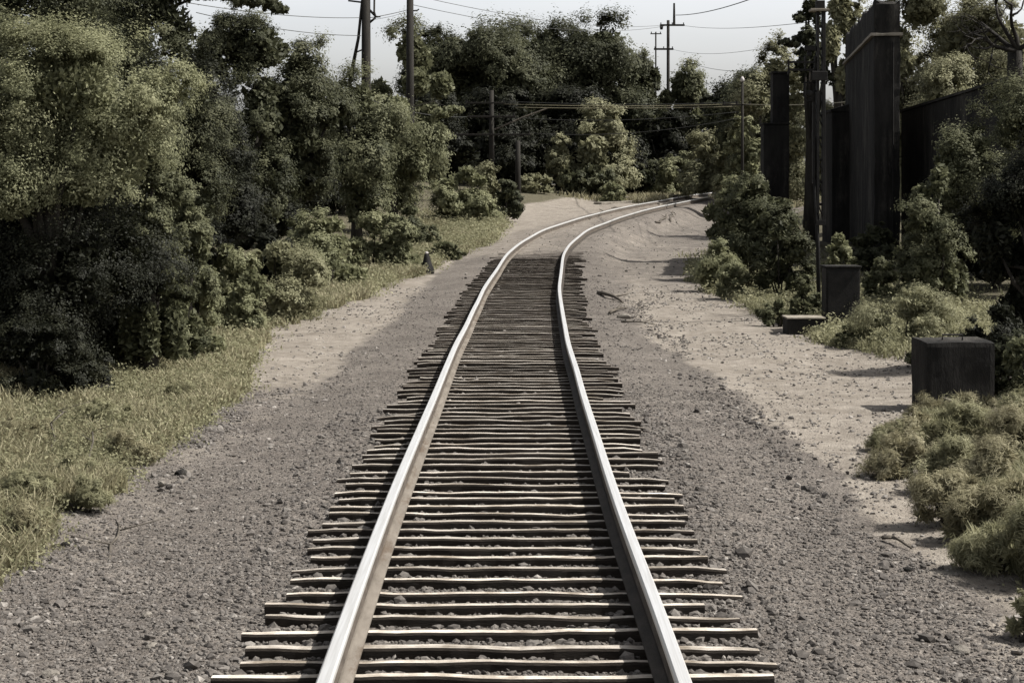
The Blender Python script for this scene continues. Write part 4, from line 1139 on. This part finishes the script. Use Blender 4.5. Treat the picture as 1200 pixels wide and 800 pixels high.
root, X, Y, g = pole('utility_pole', 'thinner far pole partly hidden behind the skyline trees', 768.5, 136, 38, .07, ((40, 762, 775, .04),), group=gp)
root, X, Y, g = pole('utility_pole', 'short pole with a pale top beside the leafy skyline tree', 870, 80, 96, .07, ((123, 846, 880, .035),), group=gp)
m = MB(); m.tube([(0, 0, pz(96, Y) - g + .003), (0, 0, pz(93, Y) - g), (0, 0, pz(90, Y) - g)], [.08, .10, .04], 8); m.build('cap', M['cap'], root, smooth=True)
root, X, Y, g = pole('street_lamp', 'far small lamp post at the dip of the skyline', 809, 132, 74, .06, cat='lamp post')
m = MB(); m.tube([(0, 0, pz(74, Y) - g), (px(804, Y) - X, 0, pz(73, Y) - g)], [.06, .12], 6); m.build('lamp_head', M['iron'], root)

def wire(a, b, sag, r, label, mat='wire', group='overhead wires'):
    (c0, r0, y0), (c1, r1, y1) = a, b
    A = Vector((px(c0, y0), y0, pz(r0, y0))); B_ = Vector((px(c1, y1), y1, pz(r1, y1)))
    pts = []
    for k in range(17):
        t = k / 16; p = A.lerp(B_, t); p.z -= sag * 4 * t * (1 - t); pts.append(p - A)
    mb = MB(); mb.tube(pts, r, 5)
    o = mb.build('overhead_wire', M[mat], smooth=True, loc=A)
    return tag(o, label, 'wire', group)
wire((592, 119, 86), (868, 120, 80), .12, .016, 'uppermost dark cable from the crossarm pole to the pale topped pole')
wire((590, 122, 86), (866, 122, 80), .10, .020, 'pale cable just under the uppermost one between crossarm pole and pale topped pole', 'wire_pale')
wire((604, 126, 86), (862, 125, 80), .06, .020, 'lowest of the three close cables from the crossarm pole', 'wire_pale')
wire((604, 138, 86), (866, 131, 80), .25, .014, 'thin dark cable sagging below the three close cables')
wire((622, 156, 86), (868, 138, 80), .35, .014, 'lowest sagging cable from the bottom crossarm to the pale topped pole')
wire((870, 122, 80), (1010, 118, 60), .1, .018, 'cable running from the pale topped pole toward the tower', 'wire_pale')
wire((548, 137, 86), (436, 118, 62), .2, .014, 'cable from the middle crossarm into the left trees')
wire((535, 158, 86), (429, 150, 62), .2, .015, 'low thin cable from the crossarm pole into the left trees')
wire((200, 0, 45), (423, 21, 62), .15, .011, 'thin wire crossing the left sky gap to the braced pole')
wire((230, 15, 45), (423, 42, 62), .15, .011, 'lower thin wire crossing the left sky gap to the braced pole')
wire((434, 21, 62), (477, 12, 68), .02, .014, 'short wire from the braced pole to the straight pole')
wire((477, 14, 68), (430, 24, 62), .05, .008, 'second short wire between the two dark poles')
wire((484, 6, 68), (783, 30, 128), .7, .012, 'long thin wire from the straight pole to the far pole')
wire((490, -4, 68), (775, 30, 128), .5, .012, 'upper long thin wire from the straight pole to the far pole')
wire((792, 18, 128), (960, -34, 60), .4, .026, 'dark wire climbing from the far pole to the upper right')
wire((800, 30, 128), (965, 24, 60), .25, .012, 'faint level wire from the far pole to the signal mast')
wire((788, 58, 128), (965, 40, 60), .5, .010, 'faint lower wire from the far pole to the signal mast')
wire((809, 74, 132), (905, 82, 90), .3, .015, 'faint wire from the far lamp post into the skyline tree')
wire((600, -8, 70), (712, -6, 80), -.1, .012, 'short thin wire near the top of the sky')
